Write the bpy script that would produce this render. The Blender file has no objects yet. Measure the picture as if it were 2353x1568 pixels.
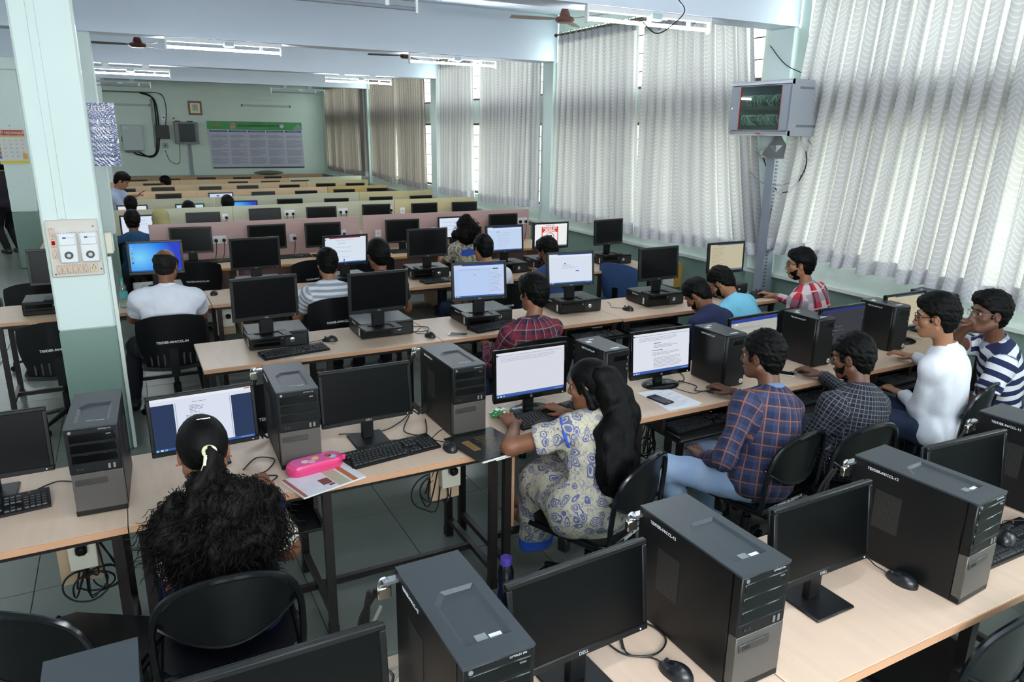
import bpy, math, random
import numpy as np
from mathutils import Vector, Matrix, Euler
random.seed(7); np.random.seed(7)
PI = math.pi
SC = bpy.context.scene
COL = SC.collection
# ---------------------------------------------------------------- camera, world, exposure
def cam_axes(yaw, pitch, roll):
    cy, sy, cp, sp, cr, sr = math.cos(yaw), math.sin(yaw), math.cos(pitch), math.sin(pitch), math.cos(roll), math.sin(roll)
    f = Vector((sy*cp, cy*cp, -sp)); r = Vector((cy, -sy, 0)); u = r.cross(f)
    return cr*r + sr*u, -sr*r + cr*u, f
cam = bpy.data.cameras.new('camera'); camo = bpy.data.objects.new('camera', cam); COL.objects.link(camo)
r_, u_, f_ = cam_axes(0.487145, 0.279514, 0.0151457)
camo.matrix_world = Matrix(((r_.x, u_.x, -f_.x, 0), (r_.y, u_.y, -f_.y, 0), (r_.z, u_.z, -f_.z, 2.18835), (0, 0, 0, 1)))
cam.sensor_width = 36.0; cam.lens = 36.0*1678.49/2353.0; cam.clip_start = 0.05
SC.camera = camo
w = bpy.data.worlds.new('daylight'); SC.world = w; w.use_nodes = True
_nt = w.node_tree; _tc = _nt.nodes.new('ShaderNodeTexCoord'); _sp = _nt.nodes.new('ShaderNodeSeparateXYZ'); _rp = _nt.nodes.new('ShaderNodeValToRGB')
_nt.links.new(_tc.outputs['Generated'], _sp.inputs[0]); _nt.links.new(_sp.outputs[2], _rp.inputs[0])
_rp.color_ramp.elements[0].color = (.42, .43, .38, 1); _rp.color_ramp.elements[0].position = 0.0      # sunlit pale ground below the horizon
_rp.color_ramp.elements[1].color = (.95, .98, 1.0, 1); _rp.color_ramp.elements[1].position = .04       # white overcast sky
_nt.links.new(_rp.outputs[0], _nt.nodes['Background'].inputs[0]); _nt.nodes['Background'].inputs[1].default_value = 8.0
SC.view_settings.view_transform = 'Standard'; SC.view_settings.look = 'None'
SC.view_settings.exposure = 0.5; SC.view_settings.gamma = 1.0; SC.view_settings.use_curve_mapping = False
TUBE_POWER = 105.0
try:
    SC.cycles.use_denoising = True; SC.cycles.max_bounces = 8; SC.cycles.diffuse_bounces = 4
    SC.cycles.transparent_max_bounces = 12; SC.cycles.sample_clamp_indirect = 6.0
    SC.cycles.caustics_reflective = False; SC.cycles.caustics_refractive = False
except Exception: pass
# unseen wide panel added in place of the camera flash, aimed up and forward from above and behind the camera
def area_lamp(name, loc, aim, sx, sy, power, color=(1, 1, 1)):
    l = bpy.data.lights.new(name, 'AREA'); l.shape = 'RECTANGLE'; l.size = sx; l.size_y = sy; l.energy = power; l.color = color
    o = bpy.data.objects.new(name, l); COL.objects.link(o); o.location = loc
    o.rotation_euler = (Vector(aim) - Vector(loc)).to_track_quat('-Z', 'Y').to_euler()
    return o
area_lamp('flash_stand_in', (.2, -2.3, 2.45), (2.0, 8.5, 3.2), 3.6, 1.6, 200, (0.95, 0.98, 1.0))
# ---------------------------------------------------------------- helpers
def lin(h):
    h = h.lstrip('#'); c = [int(h[i:i+2], 16)/255 for i in (0, 2, 4)]
    return tuple(x/12.92 if x <= 0.04045 else ((x+0.055)/1.055)**2.4 for x in c) + (1.0,)
_M = {}
def mat(name, hexc, rough=0.5, metal=0.0, var=0.0, scale=8.0, bump=0.0, bscale=60.0, spec=0.5, coat=0.0, stretch=None):
    if name in _M: return _M[name]
    m = bpy.data.materials.new(name); m.use_nodes = True; nt = m.node_tree; b = nt.nodes['Principled BSDF']
    c = lin(hexc); b.inputs['Base Color'].default_value = c; b.inputs['Roughness'].default_value = rough
    b.inputs['Metallic'].default_value = metal; b.inputs['Specular IOR Level'].default_value = spec
    b.inputs['Coat Weight'].default_value = coat
    if var or bump:
        tc = nt.nodes.new('ShaderNodeTexCoord'); mp = nt.nodes.new('ShaderNodeMapping'); nt.links.new(tc.outputs['Object'], mp.inputs[0])
        if stretch: mp.inputs['Scale'].default_value = stretch
    if var:
        n = nt.nodes.new('ShaderNodeTexNoise'); n.inputs['Scale'].default_value = scale; n.inputs['Detail'].default_value = 6
        nt.links.new(mp.outputs[0], n.inputs[0])
        mx = nt.nodes.new('ShaderNodeMix'); mx.data_type = 'RGBA'
        mx.inputs[6].default_value = tuple(x*(1-var) for x in c[:3]) + (1,); mx.inputs[7].default_value = tuple(min(1, x*(1+var)) for x in c[:3]) + (1,)
        nt.links.new(n.outputs[0], mx.inputs[0]); nt.links.new(mx.outputs[2], b.inputs['Base Color'])
    if bump:
        n2 = nt.nodes.new('ShaderNodeTexNoise'); n2.inputs['Scale'].default_value = bscale; n2.inputs['Detail'].default_value = 3
        nt.links.new(mp.outputs[0], n2.inputs[0]); bp = nt.nodes.new('ShaderNodeBump'); bp.inputs['Strength'].default_value = bump; bp.inputs['Distance'].default_value = 0.004
        nt.links.new(n2.outputs[0], bp.inputs['Height']); nt.links.new(bp.outputs[0], b.inputs['Normal'])
    _M[name] = m; return m
def emit(hexc, strength=1.0):
    k = 'glow_%s_%g' % (hexc, strength)
    if k in _M: return _M[k]
    m = bpy.data.materials.new(k); m.use_nodes = True; nt = m.node_tree; nt.nodes.clear()
    e = nt.nodes.new('ShaderNodeEmission'); e.inputs[0].default_value = lin(hexc); e.inputs[1].default_value = strength
    o = nt.nodes.new('ShaderNodeOutputMaterial'); nt.links.new(e.outputs[0], o.inputs[0]); _M[k] = m; return m
class MB:
    def __init__(s): s.v = []; s.f = []; s.m = []; s.M = None; s.uv = None
    def add(s, vs, fs, mi=0):
        o = len(s.v)
        s.v += [tuple(s.M @ Vector(p)) for p in vs] if s.M is not None else [tuple(p) for p in vs]
        s.f += [tuple(i+o for i in f) for f in fs]; s.m += [mi]*len(fs); return s
    def convex(s, vs, fs, mi=0):
        c = np.mean(np.array(vs, float), 0); out = []
        for f in fs:
            a, b, d = (np.array(vs[f[i]], float) for i in (0, 1, 2)); n = np.cross(b-a, d-a)
            out.append(tuple(f) if n @ (np.mean([vs[i] for i in f], 0)-c) >= 0 else tuple(reversed(f)))
        return s.add(vs, out, mi)
    def box(s, x0, x1, y0, y1, z0, z1, mi=0, c=0.0):
        X, Y, Z = (x0, x1), (y0, y1), (z0, z1)
        if c <= 0:
            vs = [(X[i], Y[j], Z[k]) for i in (0, 1) for j in (0, 1) for k in (0, 1)]
            return s.convex(vs, [(0, 1, 3, 2), (4, 5, 7, 6), (0, 1, 5, 4), (2, 3, 7, 6), (0, 2, 6, 4), (1, 3, 7, 5)], mi)
        c = min(c, .49*(x1-x0), .49*(y1-y0), .49*(z1-z0)); vs = []; ix = {}
        for i in (0, 1):
            for j in (0, 1):
                for k in (0, 1):
                    for a in range(3):
                        p = [X[i], Y[j], Z[k]]; sg = (i, j, k)
                        for b in range(3):
                            if b != a: p[b] += c if sg[b] == 0 else -c
                        ix[i, j, k, a] = len(vs); vs.append(tuple(p))
        fs = []
        for a in range(3):
            b, d = [q for q in range(3) if q != a]
            for sgn in (0, 1):
                q = []
                for (u, v_) in ((0, 0), (1, 0), (1, 1), (0, 1)):
                    t = [0, 0, 0]; t[a] = sgn; t[b] = u; t[d] = v_; q.append(ix[t[0], t[1], t[2], a])
                fs.append(tuple(q))
            for u in (0, 1):
                for v_ in (0, 1):
                    t0 = [0, 0, 0]; t0[b] = u; t0[d] = v_; t1 = list(t0); t1[a] = 1
                    fs.append((ix[t0[0], t0[1], t0[2], b], ix[t1[0], t1[1], t1[2], b], ix[t1[0], t1[1], t1[2], d], ix[t0[0], t0[1], t0[2], d]))
        for i in (0, 1):
            for j in (0, 1):
                for k in (0, 1): fs.append((ix[i, j, k, 0], ix[i, j, k, 1], ix[i, j, k, 2]))
        return s.convex(vs, fs, mi)
    def prism(s, poly, z0, z1, mi=0, axis='z'):
        n = len(poly)
        def P(p, z): return {'z': (p[0], p[1], z), 'y': (p[0], z, p[1]), 'x': (z, p[0], p[1])}[axis]
        vs = [P(p, z0) for p in poly] + [P(p, z1) for p in poly]
        fs = [tuple(range(n)), tuple(range(2*n-1, n-1, -1))] + [(i+n, (i+1) % n+n, (i+1) % n, i) for i in range(n)]
        a = sum(poly[i][0]*poly[(i+1) % n][1]-poly[(i+1) % n][0]*poly[i][1] for i in range(n))
        if (a > 0) != (axis == 'y'): fs = [tuple(reversed(f)) for f in fs]
        return s.add(vs, fs, mi)
    def tube(s, pts, r, n=8, mi=0, closed=False, flat=1.0):
        P = [Vector(p) for p in pts]; N = len(P); rs = r if hasattr(r, '__len__') else [r]*N
        vs = []; up = None
        for i in range(N):
            t = (P[(i+1) % N]-P[i-1]) if closed else (P[min(i+1, N-1)]-P[max(i-1, 0)])
            t.normalize()
            if up is None: up = t.orthogonal().normalized() if abs(t.z) > .9 else (Vector((0, 0, 1)) - t*t.z).normalized()
            else:
                up = up - t*up.dot(t); up = up.normalized() if up.length > 1e-6 else t.orthogonal().normalized()
            sd = t.cross(up)
            for k in range(n):
                a = 2*PI*k/n; vs.append(tuple(P[i] + sd*math.cos(a)*rs[i] + up*math.sin(a)*rs[i]*flat))
        fs = [(i*n+k, i*n+(k+1) % n, ((i+1) % N)*n+(k+1) % n, ((i+1) % N)*n+k) for i in range(N if closed else N-1) for k in range(n)]
        if not closed: fs += [tuple(range(n-1, -1, -1)), tuple(range((N-1)*n, N*n))]
        return s.add(vs, fs, mi)
    def cyl(s, a, b, r, n=12, mi=0): return s.tube([a, b], r, n, mi)
    def lathe(s, prof, n=20, mi=0, cx=0, cy=0):
        vs = [(cx+r*math.cos(2*PI*k/n), cy+r*math.sin(2*PI*k/n), z) for r, z in prof for k in range(n)]; N = len(prof)
        fs = [(i*n+k, i*n+(k+1) % n, (i+1)*n+(k+1) % n, (i+1)*n+k) for i in range(N-1) for k in range(n)]
        fs += [tuple(range(n-1, -1, -1)), tuple(range((N-1)*n, N*n))]
        return s.add(vs, fs, mi)
    def quad(s, a, b, c, d, mi=0): return s.add([a, b, c, d], [(0, 1, 2, 3)], mi)
    def sheet(s, fn, nu, nv, th=0.0, mi=0, closed=False):
        P = np.array([[fn(i/nu, j/nv) for j in range(nv+1)] for i in range(nu+1)], float)
        W = nv+1; vs = [tuple(p) for p in P.reshape(-1, 3)]
        q = [(i*W+j, (i+1)*W+j, (i+1)*W+j+1, i*W+j+1) for i in range(nu) for j in range(nv)]
        if th == 0: s.uv = [(i/nu, j/nv) for i in range(nu+1) for j in range(nv+1)]; return s.add(vs, q, mi)
        du = np.gradient(P, axis=0); dv = np.gradient(P, axis=1); n = np.cross(du, dv); n /= np.linalg.norm(n, axis=2, keepdims=True)+1e-9
        Q = P - n*th; K = len(vs); vs2 = [tuple(p) for p in Q.reshape(-1, 3)]
        f = q + [tuple(i+K for i in reversed(t)) for t in q]
        def edge(a, b): f.append((b, a, a+K, b+K))
        for i in range(nu): edge(i*W, (i+1)*W); edge((i+1)*W+nv, i*W+nv)
        for j in range(nv): edge(j+1, j); edge(nu*W+j, nu*W+j+1)
        return s.add(vs+vs2, f, mi)
    def mesh(s, name, mats, smooth=True, angle=38):
        me = bpy.data.meshes.new(name); me.from_pydata(s.v, [], s.f)
        for m in mats: me.materials.append(m)
        if len(mats) > 1: me.polygons.foreach_set('material_index', s.m)
        if smooth:
            me.polygons.foreach_set('use_smooth', [True]*len(me.polygons)); me.set_sharp_from_angle(angle=math.radians(angle))
        me.update(); return me
def link(name, me, parent=None, loc=None, rot=None, label=None):
    o = bpy.data.objects.new(name, me); COL.objects.link(o)
    if parent is not None: o.parent = parent
    if loc is not None: o.location = loc
    if rot is not None: o.rotation_euler = rot
    if label: o['label'] = label
    return o
def part(name, mb, mats, parent=None, loc=None, rot=None, label=None, smooth=True, stuff=False):
    o = link(name, mb.mesh(name, mats if isinstance(mats, (list, tuple)) else [mats], smooth), parent, loc, rot, label)
    if stuff: o['kind'] = 'stuff'
    return o
def tag(o, label, cat, group=None):
    o['label'] = label; o['category'] = cat
    if group: o['group'] = group
    return o
def thing(name, label, cat, loc=(0, 0, 0), rz=0.0, group=None):
    o = bpy.data.objects.new(name, None); COL.objects.link(o); o.empty_display_size = .05
    o.location = loc; o.rotation_euler = (0, 0, rz); return tag(o, label, cat, group)
def struct(name, mb, mats, parent=None, smooth=False):
    o = part(name, mb, mats, parent, smooth=smooth); o['kind'] = 'structure'; return o
KIDS = {}
def kids(o):
    return [c for c in o.children]
def dup(src, label, loc, rz=0.0, group=None):
    def cp(a, par):
        b = a.copy(); COL.objects.link(b)
        if par is not None: b.parent = par
        for c in a.children: cp(c, b)
        return b
    r = cp(src, None); r.location = loc; r.rotation_euler = (0, 0, rz); r['label'] = label
    if group: r['group'] = group
    return r
class Proto:
    """first use places the built thing itself, later uses place copies of it and of its parts"""
    def __init__(s, o): s.o = o; s.used = False
    def put(s, label, loc, rz=0.0, group=None):
        if s.used: return dup(s.o, label, loc, rz, group)
        s.used = True; s.o.location = loc; s.o.rotation_euler = (0, 0, rz); s.o['label'] = label
        if group: s.o['group'] = group
        return s.o
def text_mesh(txt, size, name='lettering', extrude=0.0004, bold=0.0, align='CENTER', space=1.0):
    cu = bpy.data.curves.new(name, 'FONT'); cu.body = txt; cu.size = size; cu.extrude = extrude; cu.align_x = align; cu.align_y = 'CENTER'
    cu.offset = bold; cu.resolution_u = 2; cu.space_character = space
    o = bpy.data.objects.new(name, cu); COL.objects.link(o)
    me = bpy.data.meshes.new_from_object(o.evaluated_get(bpy.context.evaluated_depsgraph_get())); me.name = name
    bpy.data.objects.remove(o); bpy.data.curves.remove(cu); return me
def text(txt, size, m, parent, loc, rot, name='lettering', **k):
    me = text_mesh(txt, size, name, **k); me.materials.clear(); me.materials.append(m)
    return link(name, me, parent, loc, rot)
FACE = (PI/2, 0, 0)     # lettering standing up and facing -Y
def smoothpts(pts, n=6):
    P = [Vector(p) for p in pts]; out = []
    for i in range(len(P)-1):
        a, b, c, d = P[max(i-1, 0)], P[i], P[i+1], P[min(i+2, len(P)-1)]
        for k in range(n):
            t = k/n; out.append(.5*((2*b)+(c-a)*t+(2*a-5*b+4*c-d)*t*t+(3*b-a-3*c+d)*t**3))
    out.append(P[-1]); return out
# ---------------------------------------------------------------- materials
WALL = mat('mint_wall_paint', '#dae8df', .6, var=.05, scale=1.5, bump=.08, bscale=14)
WALLW = mat('white_mint_paint', '#dcebe8', .5, var=.04, scale=2.0)
DADO = mat('green_dado_paint', '#7b9389', .45, var=.08, scale=2.0)
CEIL = mat('ceiling_paint', '#dbe4f2', .7, var=.03, scale=.8)
TRIM = mat('white_trim_paint', '#dfe6e2', .5, var=.04, scale=4)
WOOD = mat('beige_laminate', '#d3b9a3', .38, var=.10, scale=3.0, stretch=(14, 1.2, 6))
WOODL = mat('beige_laminate_old', '#cfb294', .4, var=.10, scale=3.0, stretch=(1.2, 14, 6))
EDGE = mat('laminate_edge', '#c99a78', .45, var=.08, scale=4)
STEEL = mat('brown_square_tube', '#1f1817', .42, var=.12, scale=9)
BLK = mat('black_plastic', '#0b0c0e', .42, var=.06, scale=20, spec=.35)
BLKG = mat('gloss_black_plastic', '#08090a', .16, spec=.4)
SCR0 = mat('dark_screen_glass', '#050607', .30, spec=.22)
DGREY = mat('charcoal_case', '#202326', .5, var=.05, scale=30)
CASETOP = mat('case_steel_paint', '#30353a', .42, var=.05, scale=40)
GRILLE = mat('perforated_grille', '#5b5853', .45, metal=.4)
SILVER = mat('silver_metal', '#c9ccd0', .25, metal=.9)
CHROME = mat('lock_metal', '#d9d4c4', .22, metal=1)
WPL = mat('ivory_plastic', '#e2dccb', .45, var=.04, scale=10)
WHITE = mat('white_plastic', '#eceef0', .35)
STICK = mat('sticker_white', '#d8dcdd', .6)
CABLE = mat('black_cable', '#101113', .5)
GCABLE = mat('grey_cable', '#8c8c86', .55)
LBLUE = mat('paint_lettering', '#d9dde0', .6)
GREYP = mat('grey_powder_coat', '#a5a9b3', .45, var=.04, scale=12)
GREYD = mat('grey_door_paint', '#7f8591', .42)
GLASS = None
def glass_mat(name, tint, mix=.12, rough=.02):
    m = bpy.data.materials.new(name); m.use_nodes = True; nt = m.node_tree; nt.nodes.clear()
    t = nt.nodes.new('ShaderNodeBsdfTransparent'); t.inputs[0].default_value = lin(tint)
    g = nt.nodes.new('ShaderNodeBsdfGlossy'); g.inputs['Roughness'].default_value = rough
    mx = nt.nodes.new('ShaderNodeMixShader'); mx.inputs[0].default_value = mix
    o = nt.nodes.new('ShaderNodeOutputMaterial'); nt.links.new(t.outputs[0], mx.inputs[1]); nt.links.new(g.outputs[0], mx.inputs[2]); nt.links.new(mx.outputs[0], o.inputs[0])
    return m
PANE = glass_mat('window_pane', '#f4faf8', .06); RGLASS = glass_mat('tinted_glass', '#d5e4df', .10)
BOTPL = glass_mat('clear_bottle_plastic', '#dcebe8', .16, .08); PURPL = glass_mat('violet_bottle_plastic', '#5b3aa8', .1, .1)
def perforate(name, hexc, hole, scale, rough=.45):
    m = mat(name, hexc, rough); nt = m.node_tree; b = nt.nodes['Principled BSDF']
    tc = nt.nodes.new('ShaderNodeTexCoord'); v = nt.nodes.new('ShaderNodeTexVoronoi'); v.inputs['Scale'].default_value = scale; v.inputs['Randomness'].default_value = 0
    nt.links.new(tc.outputs['Object'], v.inputs[0]); r = nt.nodes.new('ShaderNodeValToRGB'); r.color_ramp.interpolation = 'CONSTANT'
    r.color_ramp.elements[0].color = lin(hole); r.color_ramp.elements[1].position = .34; r.color_ramp.elements[1].color = lin(hexc)
    nt.links.new(v.outputs['Distance'], r.inputs[0]); nt.links.new(r.outputs[0], b.inputs['Base Color']); return m
MESHG = perforate('case_front_mesh', '#4b4744', '#262422', 160, .4)
PERF = perforate('perforated_black_sheet', '#0a0b0d', '#020203', 110, .34)
VENT = perforate('case_side_vent', '#131415', '#3b3832', 110, .5)
# ---------------------------------------------------------------- the room
WX = 5.65; YB = 23.2; YF = -2.6; XL = -4.6; ZC = 3.745
fl = struct('floor', MB().box(XL-.2, WX+.3, YF-.2, YB+.2, -.12, -.012), mat('floor_joint', '#555c56', .8))
FLT = mat('grey_green_terrazzo', '#676e67', .30, var=.20, scale=1.6, bump=.03, bscale=40, spec=.35)
tb = MB().box(0, .597, 0, .597, -.012, 0, c=.0015).mesh('tile', [FLT], smooth=False)
nx = 0
for i in range(17):                                   # tiles near enough to make out
    for j in range(17):
        link('tile', tb, fl, (-2.4+.6*i-1.2*(i >= 40), .2+.6*j, 0)) if -2.4+.6*i < 5.6 and nx < 300 else None
        nx += 1
fr = MB().box(XL, WX, YF, .2-.003, -.012, 0).box(XL, -2.403, .2, YB, -.012, 0).box(-2.4, WX, 10.403, YB, -.012, 0)
o = part('tile_field', fr, FLT, fl, smooth=False)
struct('ceiling', MB().box(XL-.2, WX+.3, YF-.2, YB+.2, ZC, ZC+.15), CEIL)
BEAMS = [.72, 5.15, 9.43, 13.84, 18.33]
for k, y in enumerate(BEAMS):
    struct('beam', MB().box(XL, WX, y, y+.30, 3.14, ZC, c=.006).box(XL, WX-.02, y-.012, y+.005, 3.14, 3.165), CEIL)
# window wall: pieces between openings
ww = MB(); wd = MB()
BAYS = [(YF, .72), (1.02, 5.15), (5.45, 9.43), (9.73, 13.84), (14.14, 18.33), (18.63, YB)]
OPEN = []
for a, b in BAYS:
    if b-a < 1: continue
    a2, b2 = a+.12, b-.10
    if a == YF: a2 = a+.3
    if b == YB: b2 = b-.9
    OPEN.append((a2, b2))
    ww.box(WX+.01, WX+.21, a, a2, .85, ZC).box(WX+.01, WX+.21, b2, b, .85, ZC)
    ww.box(WX+.01, WX+.21, a2, b2, .85, 1.10).box(WX+.01, WX+.21, a2, b2, 2.32, 2.70).box(WX+.01, WX+.21, a2, b2, 3.52, ZC)
wd.box(WX+.01, WX+.21, YF, YB, 0, .85)
wr = struct('wall_right', ww, WALL); part('dado', wd, DADO, wr, smooth=False)
struct('trim_1', MB().box(WX-.035, WX+.02, YF, YB, .835, .875, c=.005), TRIM)
struct('trim_2', MB().box(WX-.004, WX+.02, YF, YB, 2.42, 2.44), TRIM)
for y in BEAMS:
    c = MB().box(WX-.06, WX+.2, y, y+.30, .875, 3.14, c=.008)
    co = struct('wall_column', c, WALLW); part('dado', MB().box(WX-.062, WX+.2, y-.002, y+.302, 0, .84), DADO, co, smooth=False)
struct('added_shade_slab', MB().box(WX+.21, WX+.95, YF, YB, 2.42, 2.52), WALL)  # unseen slab added outside to keep sky light off the lower windows
WFR = mat('brown_window_steel', '#3f322c', .5, var=.1, scale=10)
n = 0
bar_l = MB().box(-.006, .006, 0, 1, -.006, .006).mesh('grill_bar', [WFR], smooth=False)
for a, b in OPEN:
    for z0, z1, nb in ((1.10, 2.32, 5), (2.70, 3.52, 3)):
        n += 1; x = WX+.12; wf = MB(); L = b-a; s = L/4
        for z in (z0, z1-.04): wf.box(x-.025, x+.025, a, b, z, z+.04)
        for k in range(5): wf.box(x-.025, x+.025, a+k*s-.02*(k > 0), a+k*s+.02*(k < 4), z0+.04, z1-.04)
        wo = struct('window_%d' % n, wf, WFR)
        for k in range(4): part('pane', MB().box(x-.002, x+.002, a+k*s+.02, a+(k+1)*s-.02, z0+.04, z1-.04), PANE, wo, smooth=False)
        for k in range(nb):
            g = link('grill_bar', bar_l, wo, (x-.045, a, z0+(z1-z0)*(k+1)/(nb+1))); g.scale = (1, L, 1)
bk = struct('wall_back', MB().box(XL, WX+.2, YB, YB+.2, .85, ZC), WALL); part('dado', MB().box(XL, WX+.2, YB, YB+.2, 0, .85), DADO, bk, smooth=False)
struct('wall_left', MB().box(XL-.2, XL, YF, YB, 0, ZC), WALL); struct('wall_front', MB().box(XL, WX+.2, YF-.2, YF, 0, ZC), WALLW)
# free-standing columns on the aisle
def column(x0, x1, y0, y1, zt, label):
    o = struct('pillar', MB().box(x0, x1, y0, y1, zt, 3.14, c=.012), WALLW)
    part('dado', MB().box(x0, x1, y0, y1, 0, zt, c=.012), DADO, o)
    return o
p1 = column(-.465, -.135, 5.40, 5.72, .893, '')
part('conduit_strip', MB().box(-.372, -.326, 5.388, 5.402, 1.62, 3.14, c=.003), WALLW, p1)
part('conduit_strip', MB().box(-.134, -.108, 5.43, 5.465, 0, 1.36, c=.004), TRIM, p1)
column(-.45, -.105, 9.43, 9.76, 1.0, ''); c3 = column(-1.53, -1.19, 13.6, 13.95, .88, '')
part('capital', MB().box(-1.58, -1.14, 13.55, 14.0, 2.95, 3.14, c=.02), WALLW, c3)
column(-.45, -.12, 18.35, 18.65, .88, '')
# ---------------------------------------------------------------- ceiling fittings
TUBE = emit('#f4fbff', TUBE_POWER)
def tube_light(label, cx, y, z, lit=True, length=1.22, group='tube lights on the beams'):
    t = thing('tube_light', label, 'light', (cx, y, z), 0, group); h = length/2
    part('channel', MB().box(-h, h, -.02, .02, .055, .10, c=.004).box(-h*.5-.05, -h*.5+.05, .0, .06, .095, 3.145-z).box(h*.45-.05, h*.45+.05, .0, .06, .095, 3.145-z), WHITE if lit else mat('dull_channel', '#a9b0b2', .5), t)
    for s in (-1, 1): part('end_bracket', MB().prism([(s*h, -.02), (s*h, .02), (s*(h+.018), .02), (s*(h+.018), -.02)], -.03, .10), WHITE, t, smooth=False)
    part('tube', MB().cyl((-h, 0, 0), (h, 0, 0), .014, 12), TUBE if lit else mat('unlit_tube', '#8b8f9a', .25), t)
    part('choke_box', MB().box(-.02, .10, -.035, .035, .03, .085, c=.012), mat('choke_plastic', '#b9d2da', .4), t)
    part('lamp_clip', MB().box(h*.62, h*.62+.03, -.01, .01, .0, .06), WHITE, t)
    return t
tube_light('lit tube light hung on the beam above the far end of the middle rows', 1.243, 9.45, 3.035)
tube_light('lit tube light on the beam, by the second curtain bay', 4.08, 9.45, 3.035)
tube_light('lit tube light nearest the wall rack, biggest one in view', 3.97, 5.17, 3.04)
tube_light('lit tube light partly hidden by the mint pillar', .31, 13.86, 2.985)
tube_light('lit tube light on the third beam, before the far curtains', 4.085, 13.86, 3.01)
tube_light('unlit tube light on the last beam near the far curtain', 3.95, 18.36, 2.985, False)
tube_light('unlit tube light on the last beam beside the pillar', .2, 18.36, 3.0, False)
for x, y in ((-2.6, 5.17), (1.2, .75), (4.0, .75), (-2.2, .75), (-2.8, 9.45), (-2.8, 13.86), (-2.6, 18.36)):  # unseen lit tubes, added to brighten the room and the far wall
    tube_light('added unseen tube light on a beam outside the picture', x, y, 3.03, group='added tube lights on the beams outside the picture')
FANB = mat('fan_brown', '#7b5549', .35); FANW = mat('fan_white', '#dfe4e8', .4); FANR = mat('fan_rod', '#3b2c2a', .5); FANBL = mat('fan_blade_brown', '#a38d86', .4)
def fan(label, loc, rz, hub, blade, R=.60):
    t = thing('ceiling_fan', label, 'fan', loc, rz); zc = ZC-loc[2]
    part('rod', MB().cyl((0, 0, .1), (0, 0, zc-.02), .012, 10), FANR, t)
    part('canopy', MB().lathe([(.02, zc-.10), (.05, zc-.04), (.06, zc)], 16), hub, t)
    part('motor', MB().lathe([(.03, -.05), (.085, -.045), (.105, -.02), (.10, .005), (.06, .02), (.055, .04), (.02, .13), (.015, .14)], 24), hub, t)
    for k in range(3):
        a = 2*PI*k/3; m = MB(); m.M = Matrix.Rotation(a, 4, 'Z') @ Matrix.Rotation(.14, 4, 'X')
        m.prism([(.10, -.02), (.16, -.05), (R*.6, -.062), (R, -.058), (R+.005, .05), (R*.6, .058), (.16, .045), (.10, .02)], -.012, -.008)
        part('blade', m, blade, t)
    return t
FD, FDB = mat('fan_dark', '#4a2622', .3), mat('fan_blade_dark', '#5d5a63', .4)
fan('brown ceiling fan with a short rod by the ringed curtain rod', (4.45, 7.3, 3.37), 2.9, FANB, FANBL)
fan('dark hubbed ceiling fan cut by the top edge of the frame', (1.10, 7.3, 3.375), .6, FD, FANW)
fan('dark ceiling fan below the beam left of the long tube light', (.42, 11.6, 3.24), 1.0, FD, FDB)
fan('dark ceiling fan mostly hidden behind the tube light by the curtains', (4.2, 11.6, 3.31), 3.05, FD, FDB)
tube_light('unlit white tube batten on the far side of the nearest beam, at the top edge', 1.50, 5.62, 3.06, False)
# ---------------------------------------------------------------- curtains
def curtain_mat(name, tone):
    m = bpy.data.materials.new(name); m.use_nodes = True; nt = m.node_tree; nt.nodes.clear(); N = nt.nodes.new; L = nt.links.new
    def mth(op, a, b=None, c=None):
        n = N('ShaderNodeMath'); n.operation = op
        for i, v in enumerate((a, b, c)):
            if v is None: continue
            if isinstance(v, (int, float)): n.inputs[i].default_value = v
            else: L(v, n.inputs[i])
        return n.outputs[0]
    uv = N('ShaderNodeUVMap'); sp = N('ShaderNodeSeparateXYZ'); L(uv.outputs[0], sp.inputs[0]); U, V = sp.outputs[0], sp.outputs[1]
    fu = mth('SUBTRACT', mth('FRACT', mth('MULTIPLY', U, 1/.13)), .5); arc = mth('MULTIPLY', mth('MULTIPLY', fu, fu), -5.0)
    row = mth('FLOOR', mth('MULTIPLY', V, 1/.042)); ph = mth('FRACT', mth('ADD', mth('MULTIPLY', V, 1/.042), arc))
    line = mth('MULTIPLY', mth('SUBTRACT', 1.0, mth('SMOOTH_MIN', mth('MULTIPLY', mth('ABSOLUTE', mth('SUBTRACT', ph, .5)), 6.0), 1.0, .2)), 1.0)
    dot = mth('LESS_THAN', mth('ABSOLUTE', mth('SUBTRACT', mth('FRACT', mth('MULTIPLY', U, 1/.13)), .02)), .03)
    dot = mth('MULTIPLY', dot, mth('LESS_THAN', mth('FRACT', mth('MULTIPLY', V, 1/.03)), .35))
    pat = mth('MULTIPLY', mth('MAXIMUM', line, dot), .85)
    # hem band: doubled cloth at the bottom (V counted in metres from the hem) and header tape at the top
    hem = mth('LESS_THAN', V, .12)
    col = N('ShaderNodeMix'); col.data_type = 'RGBA'; col.inputs[6].default_value = lin(tone[2]); col.inputs[7].default_value = lin(tone[3]); L(pat, col.inputs[0])
    d = N('ShaderNodeBsdfDiffuse'); t = N('ShaderNodeBsdfTranslucent'); L(col.outputs[2], d.inputs[0])
    tc = N('ShaderNodeMix'); tc.data_type = 'RGBA'; tc.inputs[6].default_value = lin(tone[0]); tc.inputs[7].default_value = lin(tone[1]); L(pat, tc.inputs[0]); L(tc.outputs[2], t.inputs[0])
    mx = N('ShaderNodeMixShader'); L(mth('SUBTRACT', .50, mth('MULTIPLY', hem, .44)), mx.inputs[0]); L(d.outputs[0], mx.inputs[1]); L(t.outputs[0], mx.inputs[2])
    o = N('ShaderNodeOutputMaterial'); L(mx.outputs[0], o.inputs[0]); return m
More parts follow.
